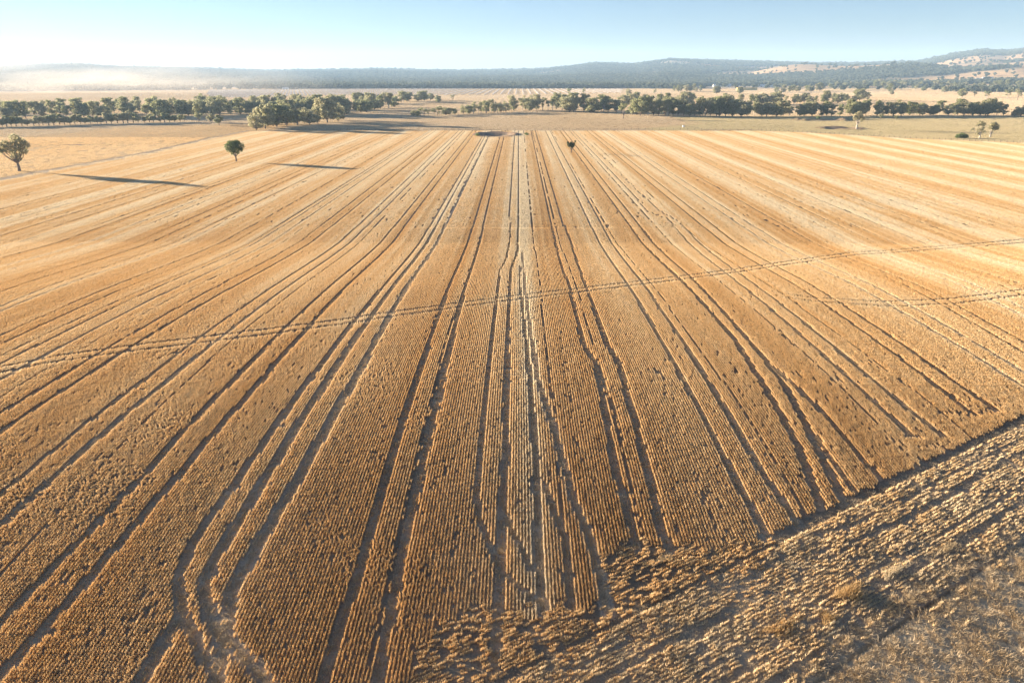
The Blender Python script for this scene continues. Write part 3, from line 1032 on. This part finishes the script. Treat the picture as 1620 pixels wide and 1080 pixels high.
SINGLE = [
    (315, 193, 30, BELT[3], 'tall gum tree with a dark foot standing right of the hedgerow end', 1.0),
    (334, 195, 14, HEDGE[0], 'small round tree, the taller-set one of two beside the tall gum', 1.0),
    (347, 198.5, 16, HEDGE[2], 'small round tree on a thin trunk alone on the gold paddock edge', .9),
    (292, 191, 9, HEDGE[1], 'stunted little tree just past the right end of the hedgerow', .9),
    (693, 163, 12, BELT[2], 'small round gum tree alone right of the short row on the flats', 1.0),
    (716, 161, 12, THINK[0], 'slim small gum tree alone on the pale flats near the middle', .9),
    (986, 188, 24, THINK[1], 'low gum tree with a dark trunk standing in front of the middle belt', 1.1),
    (1056, 184, 26, BELT[6], 'pale stemmed gum tree at the front of the right middle belt', 1.0),
    (994, 154, 14, BELT[0], 'small dark gum tree alone on the grey flats behind the middle belt', 1.0),
    (1035, 152, 12, THINK[2], 'thin tree alone on the grey flats behind the right middle belt', .9),
    (1170, 149, 11, BELT[4], 'spreading gum tree alone on the pale paddock left of centre right', 1.1),
    (1133, 149, 12, BELT[4], 'wide flat-topped tree above the back of the right middle belt', 1.3),
    (900, 153, 14, THINK[0], 'thin gum tree rising behind the middle belt, left of a tall pair', .9),
    (923, 152, 14, THINK[2], 'slim gum tree rising high behind the middle belt', .9),
    (885, 155, 9, THINK[1], 'tiny sparse tree behind the left part of the middle belt', .9),
    (1408, 147, 14, BELT[1], 'large gum tree leading the scattered trees on the straw paddock', 1.2),
    (1411, 150, 7, BELT[7], 'small bush right under the large gum on the straw paddock', 1.2),
    (1448, 145, 10, THINK[0], 'open leaning tree, left one of a close pair on the straw paddock', 1.3),
    (1461, 144.5, 7, BELT[2], 'low round tree, right one of a close pair on the straw paddock', 1.3),
    (1494, 147, 10, BELT[4], 'spreading tree with a bent trunk on the straw paddock', 1.3),
    (1505, 145, 6, BELT[2], 'faint small tree just right of the spreading paddock tree', 1.2),
    (1522, 154, 14, BELT[2], 'broad round gum tree nearest in the scattered paddock group', 1.1),
    (1541, 154, 9, THINK[1], 'little sparse tree right of the broad paddock gum', 1.2),
    (1560, 157, 14, THINK[0], 'open-crowned gum tree between a little tree and a slim one', 1.2),
    (1576, 149, 10, THINK[2], 'slim upright tree further back among the paddock trees', .9),
    (1593, 157, 16, THINK[0], 'tall sparse gum tree second from the right edge on the paddock', 1.1),
    (1609, 159, 18, THINK[1], 'tall sparse gum tree nearest the right edge on the paddock', 1.1),
    (1393, 189, 8, HEDGE[0], 'small green bush left of two on the grassy strip', 1.0),
    (1418, 190, 7, HEDGE[2], 'small green bush right of two on the grassy strip', 1.0),
]
for (x, y, h, k, lab, wd) in SINGLE:
    X, Y, hm = px_h(x, y, h)
    plant(k, X, Y, hm, lab, 'tree', None, 'paddock_tree', wide=wd)
# --- middle
belt([(652, 184), (720, 181)], 13, (9, 14), 'low grey bush in the thin line left of the middle belt', 'low bushes left of the middle belt', THINK + [BELT[7]], 1.0, 3, 'paddock_tree', wide=(1.2, 1.6))
belt([(728, 181), (795, 178)], 13, (17, 23), 'open gum tree at the left end of the middle belt', 'gum trees at the left end of the middle belt', BELT[:3] + THINK, 1, 3, wide=(.9, 1.15))
belt([(800, 177), (880, 174)], 12, (20, 26), 'gum tree in the sparse part of the middle belt', 'gum trees in the sparse middle belt', BELT[:3] + THINK, 1.5, 4, wide=(.9, 1.2))
belt([(885, 176), (980, 178)], 16, (20, 30), 'gum tree in the middle belt above the lone green sapling', 'gum trees in the right part of the middle belt', BELT + THINK, 2, 4)
belt([(980, 170), (1100, 166)], 10, (16, 22), 'gum tree at the back of the dense belt right of the middle', 'gum trees at the back of the right middle belt', BELT, 2, 5)
# --- right of the middle
belt([(995, 183), (1160, 184)], 20, (24, 32), 'dense dark gum tree in the front row right of the middle', 'gum trees in the front row right of the middle', BELT, .8, 4, wide=(.9, 1.2))
belt([(1165, 185), (1290, 184)], 11, (17, 24), 'low spreading gum tree in the gappy row beyond the grassy strip', 'gum trees in the gappy row', BELT, .8, 4)
belt([(1110, 172), (1190, 168)], 7, (16, 20), 'gum tree standing behind the front row right of the middle', 'gum trees behind the front row', BELT, 2, 4)
belt([(1192, 167), (1230, 165)], 5, (17, 20), 'dark leafy tree in the tight clump above the gappy row', 'dark trees of the tight clump', BELT[:3], .8, 2)
belt([(1240, 166), (1375, 160)], 17, (13, 18), 'gum tree in the back row right of the tight dark clump', 'gum trees in the right back row', BELT, 1.5, 4)
belt([(1280, 185), (1400, 183)], 11, (20, 27), 'gum tree in the right belt behind the lone pale trunked gum', 'gum trees in the right belt, left part', BELT, 1, 5)
belt([(1408, 183), (1580, 183)], 18, (18, 25), 'rounded gum tree in the right belt behind the grassy strip', 'gum trees in the right belt, middle part', BELT, .8, 4)
belt([(1585, 184), (1720, 185)], 12, (13, 18), 'low gum tree in the right belt near the right edge', 'gum trees in the right belt, right part', BELT, .8, 4)
# --- farther rows right
FARL = (
    ((1064, 145), (1112, 145), 8, (8, 12), 'gum tree in the small group on the grey flats below the long sheds', 'gum trees below the long sheds'),
    ((1222, 147), (1305, 144), 14, (8, 12), 'dark tree in the short row left of the straw paddock', 'trees in the short row left of the straw paddock'),
    ((1309, 139), (1372, 138), 9, (7, 10), 'distant dark tree in the row above the straw paddock, left part', 'distant row trees, left part'),
    ((1378, 138), (1436, 138.5), 10, (9, 12), 'distant dark tree in the long clump above the large paddock gum', 'distant row trees, long clump'),
    ((1442, 138), (1530, 138), 12, (7, 10), 'distant dark tree in the broken row above the paddock pair', 'distant row trees, broken part'),
    ((1536, 139), (1700, 140), 20, (9, 13), 'distant dark tree in the dense row at the right edge', 'distant row trees, right part'),
)
for a_, b_, n_, hp, lab, gr in FARL:
    belt([a_, b_], n_, hp, lab, gr, BELT[:6], .5, 3, 'distant_tree', wide=(1.1, 1.5))

# --- the single trees near the field
k_left = TreeKind(601, 12, 13, .3, leaf=.38, dens=130, trunk_r=.45, flat=.8, leafm=LEAF,
                  clumps=[((-4.6, 0, 8.1), 1.9, .7), ((-2.9, .6, 9.3), 1.5, .7), ((-1.6, -.5, 7.4), 1.6, .8), ((-.4, .4, 8.9), 1.3, .9), ((1.0, 0, 11.0), 1.7, .9), ((2.6, .5, 9.7), 1.8, .8),
                          ((4.2, -.3, 8.8), 1.6, .8), ((3.2, 0, 6.8), 1.3, .8), ((.6, .5, 6.3), 1.5, 1.0), ((-.8, 0, 5.2), 1.1, 1.0), ((1.7, -.5, 8.0), 1.4, .9), ((1.0, 0, 4.4), .9, 1.1), ((-4.2, -.5, 6.7), 1.0, .6), ((-5.8, .2, 7.2), 1.0, .6)])
X, Y, h = px_h(31, 271, 53)
plant(k_left, X, Y, h, 'wide open crowned old gum tree alone by the farm track at far left', 'tree', None, 'gum_tree', rz=.05)
k_round = TreeKind(602, 9, 8.6, .3, leaf=.34, dens=170, trunk_r=.3, flat=.85, leafm=LEAF_DARK, stems=1,
                   clumps=[((0, 0, 6.9), 2.0, .8), ((-2.2, .3, 6.2), 1.8, .85), ((2.2, -.2, 6.3), 1.8, .85), ((-1.2, 0, 7.6), 1.4, .8), ((1.2, .2, 7.7), 1.4, .8), ((-2.0, -.5, 4.9), 1.2, .9), ((2.1, .4, 4.9), 1.2, .9), ((.2, 1.6, 6.2), 1.7, .9), ((-.2, -1.6, 6.0), 1.7, .9), ((0, 0, 4.6), 1.2, 1), ((-1.0, 0, 3.7), .8, 1), ((1.0, 0, 3.8), .8, 1)])
X, Y, h = px_h(374, 256, 33)
plant(k_round, X, Y, h, 'neat round green tree alone in the stubble at left', 'tree', None, 'round_tree', rz=.3)
LEAF_DEEP = leafy('deep_leaves', [(0.0, (.03, .06, .02)), (1.0, (.06, .10, .03))], transl=.25)
k_sap = TreeKind(603, 5, 4.5, .3, leaf=.34, dens=240, trunk_r=.2, leafm=LEAF_DEEP,
                 clumps=[((0, 0, 3.1), .9, 1.1), ((-1.1, 0, 3.2), .8, .9), ((-.2, .2, 3.9), .6, 1), ((.9, 0, 3.8), .55, .8), ((1.5, .1, 4.6), .4, .8), ((.2, 0, 2.6), .6, 1.1), ((-1.6, 0, 4.2), .45, .8), ((.7, -.1, 3.0), .5, 1)])
X, Y, h = px_h(904, 242, 18)
plant(k_sap, X, Y, h, 'small ragged dark green sapling alone in the stubble past the middle', 'tree', None, 'sapling', rz=0)
k_riv = TreeKind(604, 12, 9, .38, leaf=.45, dens=95, trunk_r=.5, bark=BARK_PALE, leafm=LEAF_PALE,
                 clumps=[((-2.2, 0, 6.9), 1.6, .8), ((-1.6, 0, 9.3), 1.5, .8), ((.3, .3, 10.2), 1.4, .8), ((1.6, 0, 8.2), 1.5, .8), ((3.1, 0, 6.6), 1.5, .8), ((.1, -.4, 7.6), 1.4, .9), ((2.4, .2, 5.2), .9, .9), ((-2.6, .3, 8.1), 1.0, .8)])
X, Y, h = px_h(1355, 205, 28)
plant(k_riv, X, Y, h, 'lone gum tree with thick pale trunk standing at the dam mound', 'tree', None, 'gum_tree', rz=.1)
k_pa = TreeKind(605, 10, 9, .3, leaf=.45, dens=80, trunk_r=.35, bark=BARK_PALE, leafm=LEAF_PALE,
                clumps=[((-1.0, 0, 8.4), 1.6, .8), ((.8, .2, 7.8), 1.4, .9), ((-2.6, 0, 7.3), 1.0, .7), ((-1.4, 0, 4.7), 1.1, 1.1), ((-4.8, .2, 5.1), .9, .8), ((.4, -.2, 5.6), 1.2, 1), ((1.6, 0, 3.9), 1.0, .9), ((-1.6, .3, 2.8), .9, 1)])
X, Y, h = px_h(1549, 219, 26)
plant(k_pa, X, Y, h, 'ragged pale gum tree with gaps, left of a leaning pair at right', 'tree', None, 'gum_tree', rz=0)
k_pb = TreeKind(606, 9, 8, .2, leaf=.45, dens=110, trunk_r=.38, bark=BARK_PALE, leafm=LEAF_PALE,
                clumps=[((.2, 0, 7.0), 1.7, .8), ((2.0, 0, 6.4), 1.6, .8), ((3.0, .2, 5.0), 1.3, .8), ((-.9, 0, 5.6), 1.3, .9), ((1.0, -.3, 4.8), 1.4, .9), ((1.4, .5, 7.8), 1.0, .8)])
X, Y, h = px_h(1566, 217, 23)
plant(k_pb, X, Y, h, 'pale gum tree leaning right on a white trunk, right of the pair', 'tree', None, 'gum_tree', rz=0)
k_bush = TreeKind(607, 3.2, 7, .05, leaf=.3, dens=230, trunk_r=.12, leafm=LEAF_DARK,
                  clumps=[((-1.6, 0, 1.3), 1.2, .9), ((0, .2, 1.7), 1.4, .9), ((1.5, 0, 1.3), 1.3, .85), ((2.5, .1, .8), .8, .8), ((-.6, -.6, 1.1), 1.2, .9), ((.8, -.7, 1.0), 1.1, .9), ((-2.2, .1, .8), .8, .9)])
X, Y, h = px_h(1521, 219, 9)
plant(k_bush, X, Y, h, 'low dark green bush left of the pale leaning gum trees', 'bush', None, 'bush', rz=0, wide=1.15)
for i, (x, y, lab) in enumerate(((756, 215, 'pale dry scrub on the left bank of the dug dam'), (833, 214, 'pale dry scrub right of the dug dam in the stubble'),
                                 (1294, 188, 'dark little bush at the left end of the earth mounds'))):
    X, Y, h = px_h(x, y, 4.5)
    plant(k_bush, X, Y, h, lab, 'bush', None, 'bush', wide=1.3)


# ------------------------------------------------------------------ rank grass clumps on the headland
GOLD_BLADES = leafy('gold_blades', [(0.0, (.46, .29, .11)), (1.0, (.66, .48, .24))], transl=.3)
PALE_BLADES = leafy('pale_blades', [(0.0, (.44, .33, .18)), (1.0, (.68, .57, .38))], transl=.3)
for i, (px, py, rx, ry, hh, nn, mt, lab) in enumerate((
        (1345, 938, 1.3, .55, .75, 900, GOLD_BLADES, 'tall golden grass clump casting a dark shadow above the furrow'),
        (1240, 992, 1.7, .5, .5, 700, GOLD_BLADES, 'long low golden grass clump below left of the tallest clump'),
        (1415, 905, 1.5, .3, .6, 500, PALE_BLADES, 'ragged pale grass fringe right of the tallest golden clump'),
        (1310, 978, .7, .5, .5, 400, GOLD_BLADES, 'small golden grass clump between the two larger ones'),
        (1052, 884, 1.1, .35, .35, 420, PALE_BLADES, 'bright pale heap of loose straw at the end of the tracks'),
        (1500, 868, 1.6, .3, .5, 450, PALE_BLADES, 'thin pale grass tussocks further right along the headland'),
        )):
    cx, cy = at(px, py)
    rs = np.random.default_rng(900 + i)
    a = rs.random(nn) * 6.283; r = np.sqrt(rs.random(nn)) * (.75 + .35 * np.sin(a * 3 + i))
    lx = r * np.cos(a) * rx * 1.25; ly = r * np.sin(a) * ry * 1.3
    along = (HD, HN) if px > 1000 else (np.array([1., 0.]), np.array([0., 1.]))
    Cc = np.stack([lx * along[0][0] - ly * along[1][0], lx * along[0][1] - ly * along[1][1]], 1)
    V, F = blades(Cc, 1, hh * .62, .03, .05, .9, rs, top=.3)
    me = fast_mesh('grass_clump', V, F); me.materials.append(mt)
    o = bpy.data.objects.new('straw_heap' if 'straw' in lab else 'grass_clump', me); COL.objects.link(o)
    o.location = (cx, cy, float(terrain(cx, cy)))
    tag(o, lab, 'straw' if 'straw' in lab else 'grass clump')


# ------------------------------------------------------------------ far woodland, vines
FW = [TreeKind(701 + i, 12, 12, .15, 6, 2.4, 11, trunk_r=.3) for i in range(4)]
LEAF_FAR = leafy('far_leaves', [(0.0, (.12, .145, .10)), (1.0, (.21, .22, .14))], attr='tone', transl=.2)


def woods():
    protos = []
    for k in FW:
        k.crown.materials.clear(); k.crown.materials.append(LEAF_FAR); protos.append(k.crown)
    n = 330000
    D = np.sqrt(rng.random(n) * (8600.0 ** 2 - 2050.0 ** 2) + 2050.0 ** 2)
    th = (rng.random(n) - .5) * 1.7
    X = D * np.sin(th); Y = D * np.cos(th)
    a = azx(X, Y)
    wd = woodland(X, Y, D, a)
    p = sstep(.46, .60, wd)
    p = np.maximum(p, .03)
    p = p * (1 - .88 * (D < 2350) * (a < 1100) * (D > 2000) * 0)
    # crest lines keep trees along them
    cr = np.exp(-((D - 7000) / 250) ** 2)
    p = np.where(np.abs(D - 7000) < 170, .13, p)
    p = p * np.clip(.25 + D / 9000.0 * .0 + .55, 0, 1)
    k = rng.random(n) < p
    X, Y, D, a = X[k], Y[k], D[k], a[k]
    k = (D > 2150) | (a > 1250)
    X, Y, D = X[k], Y[k], D[k]
    # visible slope only
    k = D < 7350
    X, Y, D = X[k], Y[k], D[k]
    n = len(X)
    print('woods', n)
    h = (.75 + .6 * rng.random(n)) * (1 + .9 * np.exp(-((D - 7000) / 200) ** 2))
    scatter('woodland', np.stack([X, Y, terrain(X, Y)], 1), rng.random(n) * 6.28, np.stack([h * 1.25, h * 1.25, h], 1), rng.random(n), protos,
            'blue green woodland covering the far plain and hills', 'woodland')


woods()


def vines():
    rs = np.random.default_rng(5)
    protos = []
    m = leafy('netting', [(0, (.62, .58, .52)), (1, (.74, .70, .66))], attr='tone', transl=.2)
    for i in range(2):
        V, F = blades(np.stack([rs.random(14) * 14 - 7, rs.random(14) * .6], 1), 6, 1.6, .7, .5, .4, rs)
        me = fast_mesh('vine_piece_%d' % i, V, F); me.materials.append(m); protos.append(me)
    P = poly_w([(330, 156), (560, 150), (700, 151), (900, 149), (985, 147), (985, 141), (600, 141), (330, 143)])
    x0, x1, y0, y1 = P[:, 0].min(), P[:, 0].max(), P[:, 1].min(), P[:, 1].max()
    gx, gy = np.meshgrid(np.arange(x0, x1, 16), np.arange(y0, y1, 26), indexing='ij')
    X = gx.ravel(); Y = gy.ravel()
    k = inpoly(X, Y, P); X, Y = X[k], Y[k]
    n = len(X)
    print('vines', n)
    scatter('vine_rows', np.stack([X, Y, terrain(X, Y)], 1), np.full(n, math.pi / 2), np.ones((n, 3)), rng.random(n), protos,
            'pale netted vine rows on the flats beyond the left belt', 'vines')


vines()

# ------------------------------------------------------------------ sheds, houses, tank, pond, fence
ROOF = simple_mat('pale_metal_roof', (.66, .62, .56), (.76, .72, .66), .3, .6)
WALL = simple_mat('cream_wall', (.52, .47, .40), (.64, .58, .50), .5, .85)
WHITE = simple_mat('white_paint', (.72, .72, .70), (.82, .82, .80), .5, .6)
DARK = simple_mat('dark_opening', (.03, .03, .03), (.05, .05, .045), 1, .6)
HAY = simple_mat('hay', (.62, .46, .16), (.74, .56, .22), 1.2, .95, .5)
WOOD = simple_mat('weathered_post', (.12, .10, .08), (.24, .20, .16), 6, .9, .3)


def box(V, F, x0, x1, y0, y1, z0, z1):
    b = len(V)
    V += [(x0, y0, z0), (x1, y0, z0), (x1, y1, z0), (x0, y1, z0), (x0, y0, z1), (x1, y0, z1), (x1, y1, z1), (x0, y1, z1)]
    F += [tuple(b + i for i in f) for f in ((0, 3, 2, 1), (4, 5, 6, 7), (0, 1, 5, 4), (1, 2, 6, 5), (2, 3, 7, 6), (3, 0, 4, 7))]


def shed(name, px, py, L, Wd, H, label, cat, rz, wallm, group=None, doors=3, hip=.35):
    X, Y = at(px, py)
    e = bpy.data.objects.new(name, None); COL.objects.link(e)
    e.location = (X, Y, float(terrain(X, Y)) - .2); e.rotation_euler = (0, 0, rz)
    tag(e, label, cat, group)
    V, F = [], []
    box(V, F, -L / 2, L / 2, -Wd / 2, Wd / 2, 0, H)
    b = len(V)
    V += [(-L / 2, -Wd / 2, H), (-L / 2, Wd / 2, H), (-L / 2, 0, H + Wd * hip - .1), (L / 2, -Wd / 2, H), (L / 2, Wd / 2, H), (L / 2, 0, H + Wd * hip - .1)]
    F += [(b, b + 2, b + 1), (b + 3, b + 4, b + 5)]
    link_mesh('wall', V, F, wallm, e)
    V, F = [], []
    o = .6; zr = H + Wd * hip; th = .15; ze = H - o * hip
    for s in (-1, 1):
        b = len(V)
        y = s * (Wd / 2 + o)
        V += [(-L / 2 - o, y, ze), (L / 2 + o, y, ze), (L / 2 + o, 0, zr), (-L / 2 - o, 0, zr),
              (-L / 2 - o, y, ze + th), (L / 2 + o, y, ze + th), (L / 2 + o, 0, zr + th), (-L / 2 - o, 0, zr + th)]
        F += [tuple(b + i for i in f) for f in ((0, 1, 2, 3), (4, 7, 6, 5), (0, 4, 5, 1), (1, 5, 6, 2), (3, 2, 6, 7), (0, 3, 7, 4))]
    link_mesh('roof', V, F, ROOF, e)
    for i in range(doors):
        V, F = [], []
        cx = -L / 2 + L * (i + .5) / doors
        ww = min(3.5, L / doors * .35)
        box(V, F, cx - ww / 2, cx + ww / 2, -Wd / 2 - .06, -Wd / 2 + .1, .3 if name == 'farmhouse' else .02, H * .75)
        link_mesh('window' if name == 'farmhouse' else 'door', V, F, DARK, e)
    return e


shed('farm_shed', 1063, 134.5, 75, 16, 4, 'long low pale roofed shed at the left of the far shed row', 'shed', .03, WALL)
shed('farm_shed', 1098, 134.5, 85, 16, 4, 'longest pale roofed shed in the middle of the far shed row', 'shed', -.02, WALL)
shed('farm_shed', 1142, 137.5, 60, 14, 4, 'pale roofed shed at the right of the far shed row', 'shed', .05, WALL)
shed('farm_shed', 1216, 138, 80, 12, 4, 'long white roofed shed right of the yellow haystack', 'shed', .0, WHITE)
shed('farmhouse', 1547, 128, 22, 14, 5, 'small white farmhouse left of two below the right hill', 'house', .3, WHITE)
shed('farmhouse', 1562, 127, 34, 14, 6, 'larger white farmhouse right of two below the right hill', 'house', -.2, WHITE)
shed('farmhouse', 1294, 131, 18, 12, 4, 'tiny pale farmhouse among trees below the brown hill', 'house', .1, WHITE)
shed('farm_shed', 452, 142, 16, 9, 3, 'small white shed alone beyond the left belt by the pale flats', 'shed', .1, WHITE, doors=2)
# haystack
X, Y = at(1181, 143)
e = bpy.data.objects.new('haystack', None); COL.objects.link(e); e.location = (X, Y, float(terrain(X, Y)))
tag(e, 'long yellow haystack on the paddock by the far sheds', 'haystack')
for i in range(7):
    V, F = [], []
    for l in range(3):
        o = l * .12 * (-1) ** i
        box(V, F, -26 + i * 7.6 + o, -26 + i * 7.6 + 7.4 + o, -3, 3, l * 2.3, l * 2.3 + 2.25)
    link_mesh('bale_stack', V, F, HAY, e)
# trough tank
X, Y = at(1081, 201)
e = bpy.data.objects.new('water_tank', None); COL.objects.link(e); e.location = (X, Y, float(terrain(X, Y)))
tag(e, 'small round white water tank on the grass strip before the belt', 'tank')
V, F = [], []
tube(V, F, [(0, 0, -.1), (0, 0, 1.1)], [.9, .9], 20)
link_mesh('tank_wall', V, F, WHITE, e, True)
V, F = [], []
tube(V, F, [(0, 0, 1.08), (0, 0, 1.16), (0, 0, 1.35)], [.96, .96, .1], 20)
link_mesh('lid', V, F, ROOF, e, False)
# pond
pm, pn, pb, po = mat('pond_water')
pb.inputs['Base Color'].default_value = (.05, .10, .15, 1); pb.inputs['Roughness'].default_value = .08
X, Y = at(1021, 158)
V = [(X + math.cos(a) * 26 * (1 + .15 * math.sin(3 * a)), Y + math.sin(a) * 60, float(terrain(X, Y)) + .06) for a in np.linspace(0, 2 * math.pi, 40, endpoint=False)]
tag(link_mesh('pond', V, [tuple(range(40))], pm), 'small blue farm pond glimpsed behind the right middle belt', 'pond', kind='structure')


def fence(pts, n, label):
    P = poly_w(pts)
    L = np.concatenate([[0], np.cumsum(np.hypot(*(P[1:] - P[:-1]).T))])
    e = bpy.data.objects.new('wire_fence', None); COL.objects.link(e)
    e.location = (P[0][0], P[0][1], float(terrain(*P[0])))
    tag(e, label, 'fence')
    o0 = e.location.copy()
    V, F = [], []
    box(V, F, -.09, .09, -.09, .09, -.3, 1.35)
    pm_ = bpy.data.meshes.new('post'); pm_.from_pydata(V, [], F); pm_.materials.append(WOOD)
    ps = []
    for i in range(n):
        d = L[-1] * i / (n - 1)
        x = float(np.interp(d, L, P[:, 0])); y = float(np.interp(d, L, P[:, 1]))
        z = float(terrain(x, y))
        o = bpy.data.objects.new('post', pm_); COL.objects.link(o); o.parent = e
        o.location = Vector((x, y, z)) - o0
        o.rotation_euler = (random.uniform(-.05, .05), random.uniform(-.05, .05), random.random())
        ps.append(Vector((x, y, z)) - o0)
    V, F = [], []
    for hz in (.35, .7, 1.05):
        tube(V, F, [tuple(p + Vector((0, 0, hz))) for p in ps], [.012] * n, 4)
    link_mesh('wire', V, F, simple_mat('fence_wire', (.2, .19, .18), (.3, .29, .27), 3, .5), e)


fence([(440, 205.8), (700, 205.7), (1000, 205.2), (1200, 206.5)], 70, 'post and wire fence along the far edge of the stubble field')
fence([(1205, 206.6), (1270, 209.6), (1443, 219.6), (1620, 226.6), (1720, 232)], 60, 'post and wire fence between the stubble and the right grass strip')

# ------------------------------------------------------------------ haze and dust
def cube(name, x0, x1, y0, y1, z0, z1, m):
    V, F = [], []
    box(V, F, x0, x1, y0, y1, z0, z1)
    return link_mesh(name, V, F, m)


hm, hn, hb, ho = mat('haze')
hn.nodes.remove(hb)
pv = N(hn, 'ShaderNodeVolumePrincipled')
pv.inputs['Color'].default_value = (.50, .74, 1.0, 1)
pv.inputs['Density'].default_value = 8.5e-5
pv.inputs['Anisotropy'].default_value = .1
hn.links.new(pv.outputs[0], ho.inputs['Volume'])
hz = cube('haze', -17500, 17500, -200, 10800, -14, 330, hm)
tag(hz, 'thin blue haze over the whole plain', 'haze', kind='stuff')

# drifting dust low over the flats at the left
dm, dn, db, do = mat('dust')
dn.nodes.remove(db)
dv = N(dn, 'ShaderNodeVolumePrincipled')
dv.inputs['Color'].default_value = (1.0, .93, .82, 1)
dv.inputs['Anisotropy'].default_value = .2
tc = N(dn, 'ShaderNodeTexCoord')
ln = N(dn, 'ShaderNodeVectorMath', operation='LENGTH'); dn.links.new(tc.outputs['Object'], ln.inputs[0])
mr = N(dn, 'ShaderNodeMapRange'); mr.inputs[1].default_value = 1.0; mr.inputs[2].default_value = .1
dn.links.new(ln.outputs['Value'], mr.inputs[0])
ds = noise_node(dn, 3.0, 4, tc.outputs['Object'], .6)
dr = N(dn, 'ShaderNodeMapRange'); dr.inputs[1].default_value = .38; dr.inputs[2].default_value = .68
dn.links.new(ds.outputs[0], dr.inputs[0])
mu = N(dn, 'ShaderNodeMath', operation='MULTIPLY'); dn.links.new(mr.outputs[0], mu.inputs[0]); dn.links.new(dr.outputs[0], mu.inputs[1])
mk = N(dn, 'ShaderNodeMath', operation='MULTIPLY'); dn.links.new(mu.outputs[0], mk.inputs[0]); mk.inputs[1].default_value = .0020
dn.links.new(mk.outputs[0], dv.inputs['Density'])
dn.links.new(dv.outputs[0], do.inputs['Volume'])
import bmesh
bm = bmesh.new(); bmesh.ops.create_icosphere(bm, subdivisions=4, radius=1)
me = bpy.data.meshes.new('dust_cloud'); bm.to_mesh(me); bm.free(); me.materials.append(dm)
o = bpy.data.objects.new('dust_cloud', me); COL.objects.link(o)
X, Y = at(110, 147)
o.location = (X, Y, 10); o.scale = (640, 440, 85)
tag(o, 'pale drift of dust hanging over the flats behind the left belt', 'dust', kind='stuff')
S.cycles.volume_step_rate = 1.0
